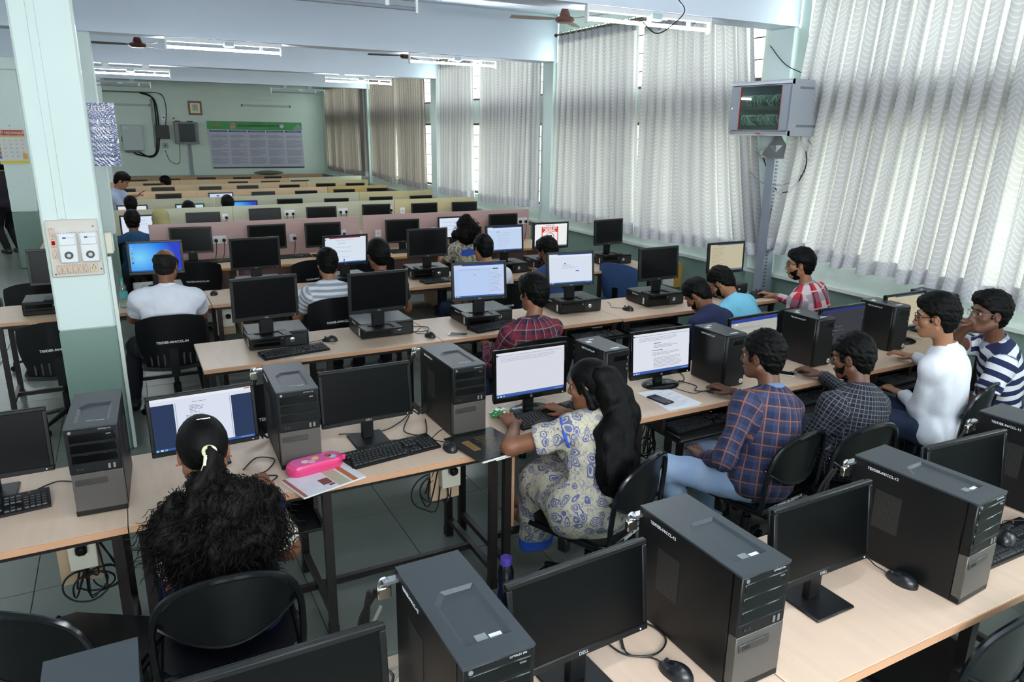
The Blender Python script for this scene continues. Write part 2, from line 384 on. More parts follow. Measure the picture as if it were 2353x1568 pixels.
CURT = curtain_mat('white_scalloped_net', ('#b8b3b0', '#dad6d0', '#c9c9d0', '#e2e2e4')); CURTD = curtain_mat('shaded_scalloped_net', ('#93877c', '#b5a99c', '#a19d9c', '#bdb9b5'))  # second net: dimmer light of the far bays put into its darker colours
RODM = mat('dark_curtain_rod', '#2e2422', .4)
def curtain(label, yt0, yt1, yb0, yb1, zt, zb0, zb1, seed, x=WX-.13, pleats=None, tilt=0.0):
    """hangs along the window wall between y*0 (near) and y*1 (far); t at the rod, b at the hem"""
    kx = x/WX; yt0, yt1, yb0, yb1 = yt0*kx, yt1*kx, yb0*kx, yb1*kx; zt, zb0, zb1 = zt-.02, zb0+.028, zb1+.028
    rnd = random.Random(seed); Wt = abs(yt1-yt0); np_ = pleats or max(5, int(Wt/.135)); cloth = Wt*2.5
    phs = [rnd.uniform(-.5, .5) for _ in range(np_+2)]; amp = [rnd.uniform(.45, 1.3) for _ in range(np_+2)]; k2 = rnd.uniform(0, 6)
    def fn(u, v):          # v=0 hem, 1 top
        s = u + .012*math.sin(5*u*PI+k2)*(1-v); q = s*np_; i = int(max(0, min(np_, q)))
        a = .040 + .025*(1-v)*amp[i] ; wv = math.sin(2*PI*q + .8*phs[i]*(1-v))
        wv = math.copysign(abs(wv)**.7, wv)
        y = (yb0+(yb1-yb0)*u)*(1-v**.8) + (yt0+(yt1-yt0)*u)*v**.8
        y -= (.024 if Wt/np_ > .1 else .018)*math.sin(4*PI*q + 1.6*phs[i]*(1-v))*(.75+.35*amp[i])
        if tilt: y += tilt*math.sin(PI*v)*(1-u)**2
        zb = zb0+(zb1-zb0)*u + .015*math.sin(2*PI*q*.5+k2)
        return (x + a*wv - .035*(1-v)*math.sin(3*u+k2), y, zb+(zt-zb)*v)
    nu = np_*14; nv = 26; m = MB().sheet(fn, nu, nv)
    t = thing('curtain', label, 'curtain', (0, 0, 0))
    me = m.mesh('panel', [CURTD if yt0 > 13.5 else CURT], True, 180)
    uvl = me.uv_layers.new(name='UVMap'); vi = np.empty(len(me.loops), int); me.loops.foreach_get('vertex_index', vi)
    UV = np.array(m.uv); UV[:, 0] *= cloth; UV[:, 1] *= zt-.5*(zb0+zb1); uvl.data.foreach_set('uv', UV[vi].ravel().astype('f'))
    link('panel', me, t)
    head = MB().sheet(lambda u, v: (x-.034*math.sin(2*PI*u*np_*1.0)*.6-.004, yt0+(yt1-yt0)*u, zt-.09+.10*v), np_*8, 2)
    part('header_tape', head, mat('header_tape', '#a7abb6', .8), t)
    for k in range(np_+1):
        y = yt0+(yt1-yt0)*k/np_
        part('ring', MB().tube([(x+.028*math.cos(a), y, zt+.035+.028*math.sin(a)) for a in np.linspace(0, 2*PI, 9)[:-1]], .005, 5, closed=True), mat('ring_brass', '#8a7a5c', .35, .6), t)
    return t
def rod(y0, y1, z, label):
    t = thing('curtain_rod', label, 'curtain rod', (WX-.13, 0, z))
    part('pole', MB().cyl((0, y0, 0), (0, y1, 0), .013, 10), RODM, t)
    for y in (y0, y1): part('finial', MB().lathe([(.004, -.03), (.024, -.015), (.026, .0), (.02, .018), (.004, .026)], 12), RODM, t, (0, y, 0), (PI/2, 0, 0))
    for y in (y0+.1, y1-.1): part('bracket', MB().box(0, .13, y-.012, y+.012, -.012, .012), RODM, t, smooth=False)
curtain('long pale net curtain cut by the right edge of the frame', 1.55, 2.92, 1.5, 3.0, 3.48, 1.03, 1.02, 1)
curtain('widest and nearest net curtain, hanging beside the wall rack', 2.98, 4.96, 3.08, 5.28, 3.48, 1.00, 1.08, 2, tilt=0)
curtain('net curtain just left of the wall rack', 5.80, 7.42, 5.30, 7.36, 3.40, 1.0, .95, 3)
curtain('net curtain under the bare rings, second from the rack', 7.62, 9.36, 7.42, 9.42, 3.45, .98, .99, 4)
curtain('net curtain with a bunched bright edge, third bay near side', 9.93, 11.9, 9.90, 12.0, 3.40, 1.06, .98, 5)
curtain('net curtain at the far side of the third bay', 12.35, 13.78, 12.3, 13.80, 3.40, 1.0, 1.0, 6)
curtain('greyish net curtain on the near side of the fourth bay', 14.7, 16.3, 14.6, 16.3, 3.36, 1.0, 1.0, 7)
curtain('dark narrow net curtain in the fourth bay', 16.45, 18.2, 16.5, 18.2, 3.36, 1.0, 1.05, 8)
curtain('brown-shaded net curtain on the near side of the last bay', 18.9, 20.5, 18.8, 20.5, 3.36, 1.02, 1.0, 9)
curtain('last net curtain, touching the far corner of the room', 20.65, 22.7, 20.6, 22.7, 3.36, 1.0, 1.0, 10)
rod(1.4, 4.92, 3.515, 'dark curtain rod over the nearest bay'); rod(5.55, 9.26, 3.46, 'dark curtain rod with rings beside the brown fan')
rod(9.82, 13.8, 3.435, 'dark curtain rod over the third bay'); rod(14.3, 18.28, 3.395, 'dark curtain rod over the fourth bay'); rod(18.7, 22.9, 3.395, 'dark curtain rod over the last bay')
# ---------------------------------------------------------------- desks
def desk(label, x0, x1, y0, y1, legx, wood=WOOD, group='steel framed computer desks', tray=(), sock=(), skirt=False, rot=0.0, z=.75):
    t = thing('desk', label, 'desk', (x0, y0, 0), rot, group); L = x1-x0; D = y1-y0
    part('tabletop', MB().box(0, L, .003, D, z-.022, z, c=.002), wood, t)
    part('edge_strip', MB().box(0, L, -.002, .003, z-.026, z-.0005), EDGE, t, smooth=False)
    for lx in legx:
        for ly in (.03, D-.09):
            part('leg', MB().box(lx-x0-.018, lx-x0+.018, ly-.018, ly+.018, .02, z-.03).box(lx-x0-.021, lx-x0+.021, ly-.021, ly+.021, 0, .05), STEEL, t, smooth=False)
        part('stretcher', MB().box(lx-x0-.014, lx-x0+.014, .04, D-.1, .09, .12), STEEL, t, smooth=False)
        part('rail', MB().box(lx-x0-.014, lx-x0+.014, .04, D-.1, z-.055, z-.022), STEEL, t, smooth=False)
    part('foot_rail', MB().box(legx[0]-x0, legx[-1]-x0, D*.40, D*.40+.028, .085, .115), STEEL, t, smooth=False)
    part('apron', MB().box(.02, L-.02, D-.10, D-.075, z-.052, z-.022).box(.02, L-.02, .02, .045, z-.05, z-.022), STEEL, t, smooth=False)
    for tx in tray:
        tr = part('keyboard_tray', MB().box(tx-x0-.27, tx-x0+.27, -.13, .26, z-.125, z-.113, c=.002).box(tx-x0-.27, tx-x0-.258, -.13, .26, z-.113, z-.09).box(tx-x0+.258, tx-x0+.27, -.13, .26, z-.113, z-.09), BLK, t)
        [part('slide', MB().box(tx-x0+q*.27-.01, tx-x0+q*.27+.01, .0, .4, z-.11, z-.03), STEEL, tr, smooth=False) for q in (-1, 1)]
    for sx in sock:
        s = part('socket_box', MB().box(sx-x0-.05, sx-x0+.05, D*.30, D*.30+.05, z-.25, z-.07, c=.004), WPL, t, label='ivory socket box')
        part('plug', MB().box(sx-x0-.02, sx-x0+.02, D*.30-.045, D*.30, z-.17, z-.13, c=.01), BLK, s)
        part('backing_board', MB().box(sx-x0-.09, sx-x0+.06, D*.30+.05, D*.30+.065, z-.33, z-.03), WOODL, s, smooth=False)
    return t
GD = 'two seat computer desks with brown steel legs'
desk('front row desk at the bottom left corner, under the lowest monitor top', -1.62, -.10, 1.05, 1.70, (-1.55, -.82, -.16), group=GD)
desk('front row desk carrying the big tower in the bottom middle', -.095, 1.452, 1.05, 1.70, (-.04, .66, 1.40), group=GD)
desk('front row desk with the bare beige top at the bottom right', 1.457, 3.02, 1.05, 1.70, (1.51, 2.25, 2.96), group=GD)
desk('front row desk cut by the right edge of the frame', 3.025, 4.6, 1.05, 1.70, (3.08, 3.8, 4.54), group=GD)
desk('second row desk at the left edge, before the mint pillar', -1.69, -.125, 2.805, 3.48, (-1.62, -.9, -.165), group=GD, sock=(-.30,))
desk('second row desk with the pink pencil case', -.12, 1.455, 2.805, 3.48, (-.075, .62, 1.41), group=GD, tray=(.30,), sock=(.50, 1.27))
d3 = desk('second row desk with papers and a phone near its edge', 1.462, 3.03, 2.835, 3.50, (1.50, 2.28, 2.97), group=GD, tray=(2.70,), sock=(2.18,))
part('wood_strip', MB().box(.06, .075, .02, .10, .30, .72), EDGE, d3, smooth=False)
desk('second row desk in front of the man in the dark plaid shirt', 3.035, 4.6, 2.855, 3.52, (3.09, 3.86, 4.54), group=GD, tray=(3.62, 4.45))
desk('short second row desk end below the window wall', 4.605, 5.45, 2.87, 3.54, (4.66, 5.38), group=GD)
desk('third row desk with a free left end and a row of flat computers', .32, 1.90, 4.64, 5.28, (.37, 1.1, 1.85), group=GD, sock=(.95,))
desk('third row desk before the man in the maroon plaid shirt', 1.905, 3.46, 4.64, 5.28, (1.96, 2.7, 3.40), group=GD, tray=(3.2,), sock=(3.36,))
desk('third row desk end against the window wall, by the red check shirt', 3.465, 5.2, 4.625, 5.28, (3.52, 4.4, 5.14), group=GD, tray=(3.75,), sock=(4.95,))
desk('fourth row desk sticking out left of the mint pillar', -.985, .56, 6.45, 7.08, (-.93, -.2, .50), wood=WOODL, group=GD)
desk('fourth row desk right of the man in the white shirt', .565, 2.15, 6.45, 7.08, (.62, 1.3, 2.10), wood=WOODL, group=GD, sock=(.70, 1.46))
desk('fourth row desk between the two boys seen from behind', 2.155, 3.76, 6.45, 7.08, (2.2, 3.0, 3.70), wood=WOODL, group=GD, sock=(2.95,))
desk('fourth row desk behind the empty blue chair', 3.765, 5.25, 6.45, 7.08, (3.82, 4.5, 5.18), wood=WOOD, group=GD, sock=(4.35,))
PK = mat('pink_laminate', '#c3a3a0', .42, var=.09, scale=3, stretch=(.8, 6, 14)); GB = mat('greenish_laminate', '#bfc0a9', .42, var=.08, scale=3, stretch=(.8, 6, 14))
YB_ = mat('yellow_beige_laminate', '#c9bd93', .42, var=.1, scale=3, stretch=(.8, 6, 14)); BE = mat('pale_wood_laminate', '#c6ac8a', .42, var=.1, scale=3, stretch=(.8, 6, 14)); BR = mat('tan_laminate', '#b39a63', .42, var=.1, scale=3, stretch=(.8, 6, 14))
def carrel(label, x0, y0b, x1, y1b, z0, z1, m, front, socks=(), posts=True):
    """desk with a tall board along its back; the board runs from (x0,y0b) to (x1,y1b)"""
    a = math.atan2(y1b-y0b, x1-x0); L = math.hypot(x1-x0, y1b-y0b)
    t = thing('board_desk', label, 'desk', (x0, y0b, 0), a, 'desks with tall back boards'); D = front
    b = MB(); b.convex([(0, 0, .1), (L, 0, .1), (L, .02, .1), (0, .02, .1), (0, 0, z0), (L, 0, z1), (L, .02, z1), (0, .02, z0)], [(0, 1, 2, 3), (4, 5, 6, 7), (0, 1, 5, 4), (2, 3, 7, 6), (1, 2, 6, 5), (0, 3, 7, 4)])
    part('back_board', b, m, t, smooth=False)
    part('tabletop', MB().box(0, L, -D, 0, .728, .75, c=.002), WOODL, t); part('edge_strip', MB().box(0, L, -D-.004, -D, .724, .749), mat('orange_edge', '#c9975c', .45), t, smooth=False)
    for lx in (0, L/3, 2*L/3, L-.02): part('leg_panel', MB().box(lx, lx+.02, -D+.06, -.002, .0, .728), WOODL, t, smooth=False)
    part('shelf', MB().box(.02, L-.02, -D+.15, -.002, .36, .38), WOODL, t, smooth=False)
    for sx, sz, kind in socks:
        s = part('socket_plate', MB().box(sx-.075 if kind > 1 else sx-.04, sx+.075 if kind > 1 else sx+.04, -.018, 0, sz-.045, sz+.045, c=.006), WHITE, t, label='white socket plate')
        for q in ((-.04, .045) if kind > 1 else (.015,) if kind == 1 else ()):
            part('plug', MB().box(sx+q-.018, sx+q+.018, -.06, -.018, sz-.025, sz+.015, c=.01).tube(smoothpts([(sx+q, -.05, sz-.02), (sx+q-.01, -.06, sz-.14), (sx+q-.06, -.10, sz-.27), (sx+q-.12, -.2, .757)]), .004, 6), BLK, s)
        if kind == 0: part('screw', MB().cyl((sx, -.022, sz), (sx, -.018, sz), .006, 8), DGREY, s)
    if posts: part('end_post', MB().box(L, L+.03, -.005, .03, 0, .93), BE, t, smooth=False)
    return t
E1y = 8.94
carrel('pink back board desk, left one of the nearest pink pair', .216, E1y, 2.565, E1y, 1.147, 1.151, PK, .76, [(.93-.216, .95, 2), (1.75-.216, .93, 1), (2.32-.216, .95, 2)])
carrel('pink back board desk, right one beside the wall', 2.615, E1y, 4.97, E1y, 1.16, 1.162, PK, .76, [(2.80-2.615, .93, 0), (3.55-2.615, .93, 1), (4.86-2.615, 1.0, 2)])
carrel('greenish board desk behind the pink boards, left half', -.95, 10.95, 1.345, 10.95, 1.11, 1.128, GB, .7, [(2.19, .98, 1)])
carrel('greenish board desk behind the pink boards, middle part', 1.35, 10.95, 3.71, 10.95, 1.128, 1.150, GB, .7, [(.77, 1.0, 2), (1.55, 1.0, 2), (2.28, 1.0, 1)])
carrel('yellowish board desk end of the first greenish row', 3.715, 10.95, 5.06, 10.95, 1.152, 1.155, YB_, .7, [(.12, .98, 0)])
carrel('greenish board desk in the row before the men with blue screens, left half', .14, 13.1, 1.345, 13.1, 1.062, 1.074, GB, .7)
desk('plain desk without a board under the orange and violet screen', -.9, .13, 12.4, 13.06, (-.85, .08), wood=WOODL, group=GD)
carrel('greenish board desk two rows behind the pink ones, middle part', 1.35, 13.1, 3.78, 13.1, 1.074, 1.105, GB, .7)
carrel('pale yellow board desk two rows behind the pink ones, wall end', 3.785, 13.1, 5.19, 13.1, 1.102, 1.104, YB_, .7)
carrel('beige board desk below the far man standing, left half', -.9, 14.9, 1.235, 14.9, 1.045, 1.052, BE, .7)
carrel('beige board desk three rows behind the pink ones, middle part', 1.24, 14.9, 3.66, 14.9, 1.052, 1.074, BE, .7)
carrel('tan board desk with a dark corner against the curtains', 3.668, 14.9, 4.91, 14.9, 1.076, 1.084, BR, .7)
carrel('beige board desk four rows behind the pink ones, left half', -.9, 16.7, 1.25, 16.7, 1.01, 1.040, BE, .7)
carrel('beige board desk four rows behind the pink ones, middle part', 1.255, 16.7, 3.65, 16.7, 1.04, 1.062, BE, .7)
carrel('pale board desk four rows behind the pink ones, wall end', 3.656, 16.7, 5.04, 16.7, 1.068, 1.077, YB_, .7)
carrel('beige board desk in the last row but one, left half', -.9, 18.3, 1.18, 18.3, .99, 1.028, BE, .7)
carrel('beige board desk in the last row but one, middle part', 1.184, 18.3, 3.58, 18.3, 1.03, 1.034, BE, .7)
carrel('pale board desk in the last row but one, wall end', 3.59, 18.3, 5.36, 18.3, 1.04, 1.069, GB, .7)
carrel('brown board desk of the last row, left half', -.9, 19.9, 2.1, 19.9, 1.01, 1.02, mat('brown_board', '#9c7a55', .45, var=.1, scale=3), .7)
carrel('brown board desk of the last row below the green banner', 2.11, 19.9, 4.77, 19.9, 1.02, 1.03, mat('brown_board', '#9c7a55', .45), .7)
# ---------------------------------------------------------------- computers
def recess_top(m, W, D, H, hole, depth, mi):
    o = [(-W/2, -D/2), (W/2, -D/2), (W/2, D/2), (-W/2, D/2)]; a, b, c, d, e = hole
    k = .010
    cx = sum(p[0] for p in hole)/5; cy = sum(p[1] for p in hole)/5
    inn = [(p[0]+(k if p[0] < cx else -k), p[1]+(k if p[1] < cy else -k)) for p in hole]
    vs = [(x, y, H) for x, y in o] + [(x, y, H) for x, y in hole] + [(x, y, H-depth) for x, y in inn]
    fs = [(0, 1, 5, 4), (1, 2, 6, 5), (2, 3, 7, 6), (3, 8, 7), (3, 0, 4, 8)] + [(4+i, 4+(i+1) % 5, 9+(i+1) % 5, 9+i) for i in range(5)] + [(9, 10, 11, 12, 13)]
    return m.add(vs, fs, mi)
def tower():
    t = thing('desktop_tower', '', 'computer'); W, D, H = .175, .417, .36; h = D/2
    m = MB(); y0 = -h+.03
    vs = [(-W/2, y0, .004), (W/2, y0, .004), (W/2, h, .004), (-W/2, h, .004), (-W/2, y0, H), (W/2, y0, H), (W/2, h, H), (-W/2, h, H)]
    m.add(vs, [(0, 3, 2, 1), (0, 1, 5, 4), (1, 2, 6, 5), (2, 3, 7, 6), (3, 0, 4, 7)], 0)
    part('case', m, CASETOP if False else BLK, t, smooth=False)
    tp = MB(); recess_top(tp, W+.002, D, H, [(-.058, -.150), (.060, -.150), (.060, .058), (-.028, .058), (-.058, .018)], .007, 0)
    tp.add([(-W/2-.001, -h, H), (W/2+.001, -h, H), (W/2+.001, h, H), (-W/2-.001, h, H), (-W/2-.001, -h, H-.006), (W/2+.001, -h, H-.006), (W/2+.001, h, H-.006), (-W/2-.001, h, H-.006)], [(4, 5, 1, 0), (5, 6, 2, 1), (6, 7, 3, 2), (7, 4, 0, 3)], 0)
    part('top_panel', tp, CASETOP, t, smooth=False)
    part('front_bezel', MB().box(-W/2, W/2, -h, y0, .175, H-.006, c=.003), BLK, t)
    for z in (.318, .276, .235): part('drive_bay', MB().box(-W/2+.012, W/2-.010, -h-.002, -h+.004, z-.018, z+.016, c=.002), BLKG, t)
    part('eject_button', MB().box(.048, .064, -h-.004, -h, .324, .327), SILVER, t, smooth=False)
    part('port_panel', MB().box(-W/2+.006, W/2-.006, -h-.001, -h+.003, .182, .212, c=.001), BLK, t)
    for x in (.045, .062): part('usb_port', MB().box(x-.004, x+.004, -h-.003, -h, .184, .204), mat('usb_silver', '#8f8f8c', .4, .6), t, smooth=False)
    for x in (-.06, -.045): part('audio_jack', MB().cyl((x, -h-.003, .194), (x, -h, .194), .005, 10), DGREY, t)
    part('front_grille', MB().box(-W/2+.002, W/2-.001, -h-.001, y0, .022, .175, c=.002), MESHG, t)
    part('foot_strip', MB().box(-W/2, W/2, -h, y0, .002, .024, c=.002), BLK, t)
    part('name_bar', MB().box(-W/2+.012, W/2-.055, -h-.005, -h, .128, .152, c=.001), mat('brushed_bar', '#4a4846', .35, .5), t)
    text('DELL', .014, mat('dark_print', '#232323', .5), t, (-.05, -h-.0056, .14), FACE)
    text('OPTIPLEX 390', .007, mat('silver_print', '#aeb2b5', .4), t, (.045, -h-.0006, H-.014), FACE)
    part('power_button', MB().cyl((-W/2+.018, -h-.003, H-.016), (-W/2+.018, -h, H-.016), .006, 12), SILVER, t)
    part('side_vent', MB().box(-W/2-.0012, -W/2, .02, .115, .13, .27), VENT, t, smooth=False); part('side_vent', MB().box(W/2, W/2+.0012, .02, .115, .13, .27), VENT, t, smooth=False)
    part('side_seam', MB().box(-W/2-.0012, -W/2, -h+.03, -h+.032, .01, H-.01).box(W/2, W/2+.0012, -h+.03, -h+.032, .01, H-.01), BLKG, t, smooth=False)
    text('TEI/DER-04/CCL-12', .0135, LBLUE, t, (-W/2-.0013, .10, H-.028), (PI/2, 0, -PI/2))
    part('sticker', MB().box(.012, .042, -.14, -.128, H-.0068, H-.0062), STICK, t, smooth=False); part('sticker', MB().box(-.020, .008, -.14, -.118, H-.0068, H-.0063), mat('faded_sticker', '#777c80', .6), t, smooth=False)
    return t
TW = Proto(tower()); GT = 'black towers with a grey mesh front'
for x, y, a, lab in ((-.17, 1.372, 0, 'grey topped tower at the bottom left, only its back corner in the frame'), (.60, 1.378, .008, 'large black tower with a grey top at the bottom middle, padlock at its back'), (1.367, 1.359, .012, 'large black tower between the two front dark monitors'),
    (2.288, 1.324, .071, 'large black tower at the right with a black mouse leaning on its side'), (3.129, 1.389, .056, 'black tower cut by the right edge, behind the second front monitor'),
    (-.194, 3.166, -.053, 'tower in front of the mint pillar, left of the ponytail girl'), (.574, 3.238, -.027, 'tower behind the pink pencil case'), (1.372, 3.231, .014, 'tower between the dark monitor and the girl in the paisley dress')):
    TW.put(lab, (x, y, .75), a, GT)
def hp_tower():
    t = thing('desktop_tower', '', 'computer'); W, D, H = .163, .285, .32; h = D/2
    part('case', MB().box(-W/2, W/2, -h+.02, h, .004, H, c=.004), mat('black_case_side', '#0b0c0d', .35), t)
    part('top_panel', MB().box(-W/2, W/2, -h+.012, h, H, H+.002, c=.0008), CASETOP, t)
    part('front_bezel', MB().box(-W/2, W/2, -h, -h+.024, .004, H+.002, c=.010), BLK, t)
    part('drive_bay', MB().box(-W/2+.05, W/2-.02, -h-.0015, -h+.003, H-.06, H-.03, c=.001), BLKG, t)
    part('button_strip', MB().box(W/2-.022, W/2-.017, -h-.002, -h, H-.05, H-.042).box(W/2-.022, W/2-.017, -h-.002, -h, H-.09, H-.078).box(W/2-.022, W/2-.017, -h-.002, -h, H-.115, H-.103), mat('grey_mark', '#777a7d', .5), t, smooth=False)
    lg = part('logo', MB().cyl((W/2-.028, -h-.0015, .035), (W/2-.028, -h+.002, .035), .014, 24), mat('logo_white', '#d8d5cf', .35), t)
    text('hp', .018, BLK, t, (W/2-.028, -h-.002, .036), FACE)
    for x0, x1, y0, y1 in ((-.02, .035, -.105, -.09), (-.06, -.03, .05, .08), (-.02, .01, .09, .105)): part('sticker', MB().box(x0, x1, y0, y1, H+.002, H+.0026), STICK, t, smooth=False)
    text('TEI/CDR-04/CCL/47', .014, LBLUE, t, (-W/2-.0008, .02, H-.025), (PI/2, 0, -PI/2))
    return t
HP = Proto(hp_tower())
for x, y, a, lab in ((2.248, 3.181, .06, 'black tower with a round white logo behind the long haired girl'), (3.074, 3.139, 0, 'black tower with a round logo facing the orange plaid shirt'), (3.891, 3.193, 0, 'black tower with a logo left of the dark plaid man'), (4.677, 3.213, -.03, 'black tower with a logo in front of the white shirt man')):
    HP.put(lab, (x, y, .75), a, 'black towers with a round logo')
HP.put('black tower standing sideways under the hem of the nearest curtain', (5.36, 3.30, .75), .10)
def flat_pc():
    t = thing('desktop_computer', '', 'computer'); W, D, H = .392, .325, .107; h = D/2
    part('case', MB().box(-W/2, W/2, -h+.018, h, .006, H, c=.006), BLK, t)
    part('top_cover', MB().box(-W/2+.004, W/2-.004, -h+.02, h-.004, H, H+.0015, c=.0006), CASETOP, t)
    part('front_bezel', MB().box(-W/2, W/2, -h, -h+.02, .004, H+.001, c=.007), BLK, t)
    part('drive_bay', MB().box(-W/2+.02, .005, -h-.001, -h+.002, .058, .088, c=.001).box(-W/2+.02, .005, -h-.001, -h+.002, .022, .046, c=.001), BLKG, t)
    part('front_grille', MB().box(.04, W/2-.012, -h-.001, -h+.002, .014, .092, c=.002), perforate('small_grille', '#222326', '#0a0a0b', 150, .4), t)
    part('power_button', MB().lathe([(.0165, 0), (.0165, .003), (.010, .006), (.001, .007)], 20), SILVER, t, (.085, -h, .054), (PI/2, 0, 0))
    for z in (.068, .078): part('usb_port', MB().box(.012, .026, -h-.002, -h, z, z+.005), mat('usb_silver', '#8f8f8c', .4, .6), t, smooth=False)
    part('sticker', MB().box(-W/2-.0008, -W/2, -.12, -.10, .02, .075), STICK, t, smooth=False); part('foot', MB().box(-W/2+.03, W/2-.03, -h+.03, h-.03, 0, .006), BLK, t, smooth=False)
    text('TEI/DER-04/CCL', .013, LBLUE, t, (-W/2-.0007, .02, .085), (PI/2, 0, -PI/2))
    return t
FP = Proto(flat_pc()); GF = 'flat black desktop computers under the monitors'
ZF = .75+.1085
for x, y, a, lab in ((.835, 5.09, -.027, 'flat black computer at the free left end of the third row'), (1.583, 5.06, .003, 'flat black computer right behind the phone and mouse, second in the third row'), (2.40, 5.06, .01, 'flat black computer left of the maroon plaid man'), (3.261, 5.095, -.04, 'flat black computer right of the maroon plaid man'),
    (4.083, 5.017, -.047, 'flat black computer left of the navy shirt man'), (4.892, 5.069, 0, 'flat black computer behind the light blue shirt'), (-.589, 6.777, 0, 'flat black computer half hidden left of the mint pillar'), (.191, 6.985, 0, 'flat black computer hidden by the man in the white shirt'),
    (1.03, 6.93, 0, 'flat black computer behind the first third row monitor'), (1.80, 6.83, .1, 'flat black computer under the screen with a red title bar'), (2.67, 6.94, -.06, 'flat black computer left of the boy in the white tee'), (3.535, 6.865, 0, 'flat black computer right of the boy in the white tee'),
    (4.08, 6.95, -.03, 'flat black computer under the screen with the red warning sign'), (4.90, 6.88, -.06, 'flat black computer next to the window wall, above the blue chair')):
    FP.put(lab, (x, y, .75), a, GF)
# screens: rectangles (x0,y0,x1,y1 from the top left, colour); every screen gives off its own light
def lines(x0, x1, y, n, dy, col='#8a93a8', h=.008, seed=0, ragged=.5):
    r = random.Random(seed); out = []
    for k in range(n):
        x = x0; e = x1-(x1-x0)*r.random()*ragged
        while x < e-.01:
            w_ = min(e-x, r.uniform(.015, .06)); out.append((x, y+k*dy, x+w_, y+k*dy+h, col)); x += w_+.008
    return out
BAR = [(0, .955, 1, 1, '#3b62a8'), (.01, .962, .03, .995, '#9fd4f2'), (.05, .962, .075, .995, '#d9e6f5'), (.09, .962, .115, .995, '#7fb2e0'), (.85, .965, .98, .99, '#6d8cc4')]
WORD = [(0, 0, 1, 1, '#dcdfe9'), (0, 0, 1, .04, '#e6e8f0'), (0, .04, .03, .07, '#3a4fb0')] + lines(.04, .98, .055, 1, .04, '#a8acbb', .012, 3, .1) + lines(.06, .9, .11, 3, .035, '#b9bdca', .014, 4, .3) + [(0, .93, 1, .955, '#4c63b0')] + BAR
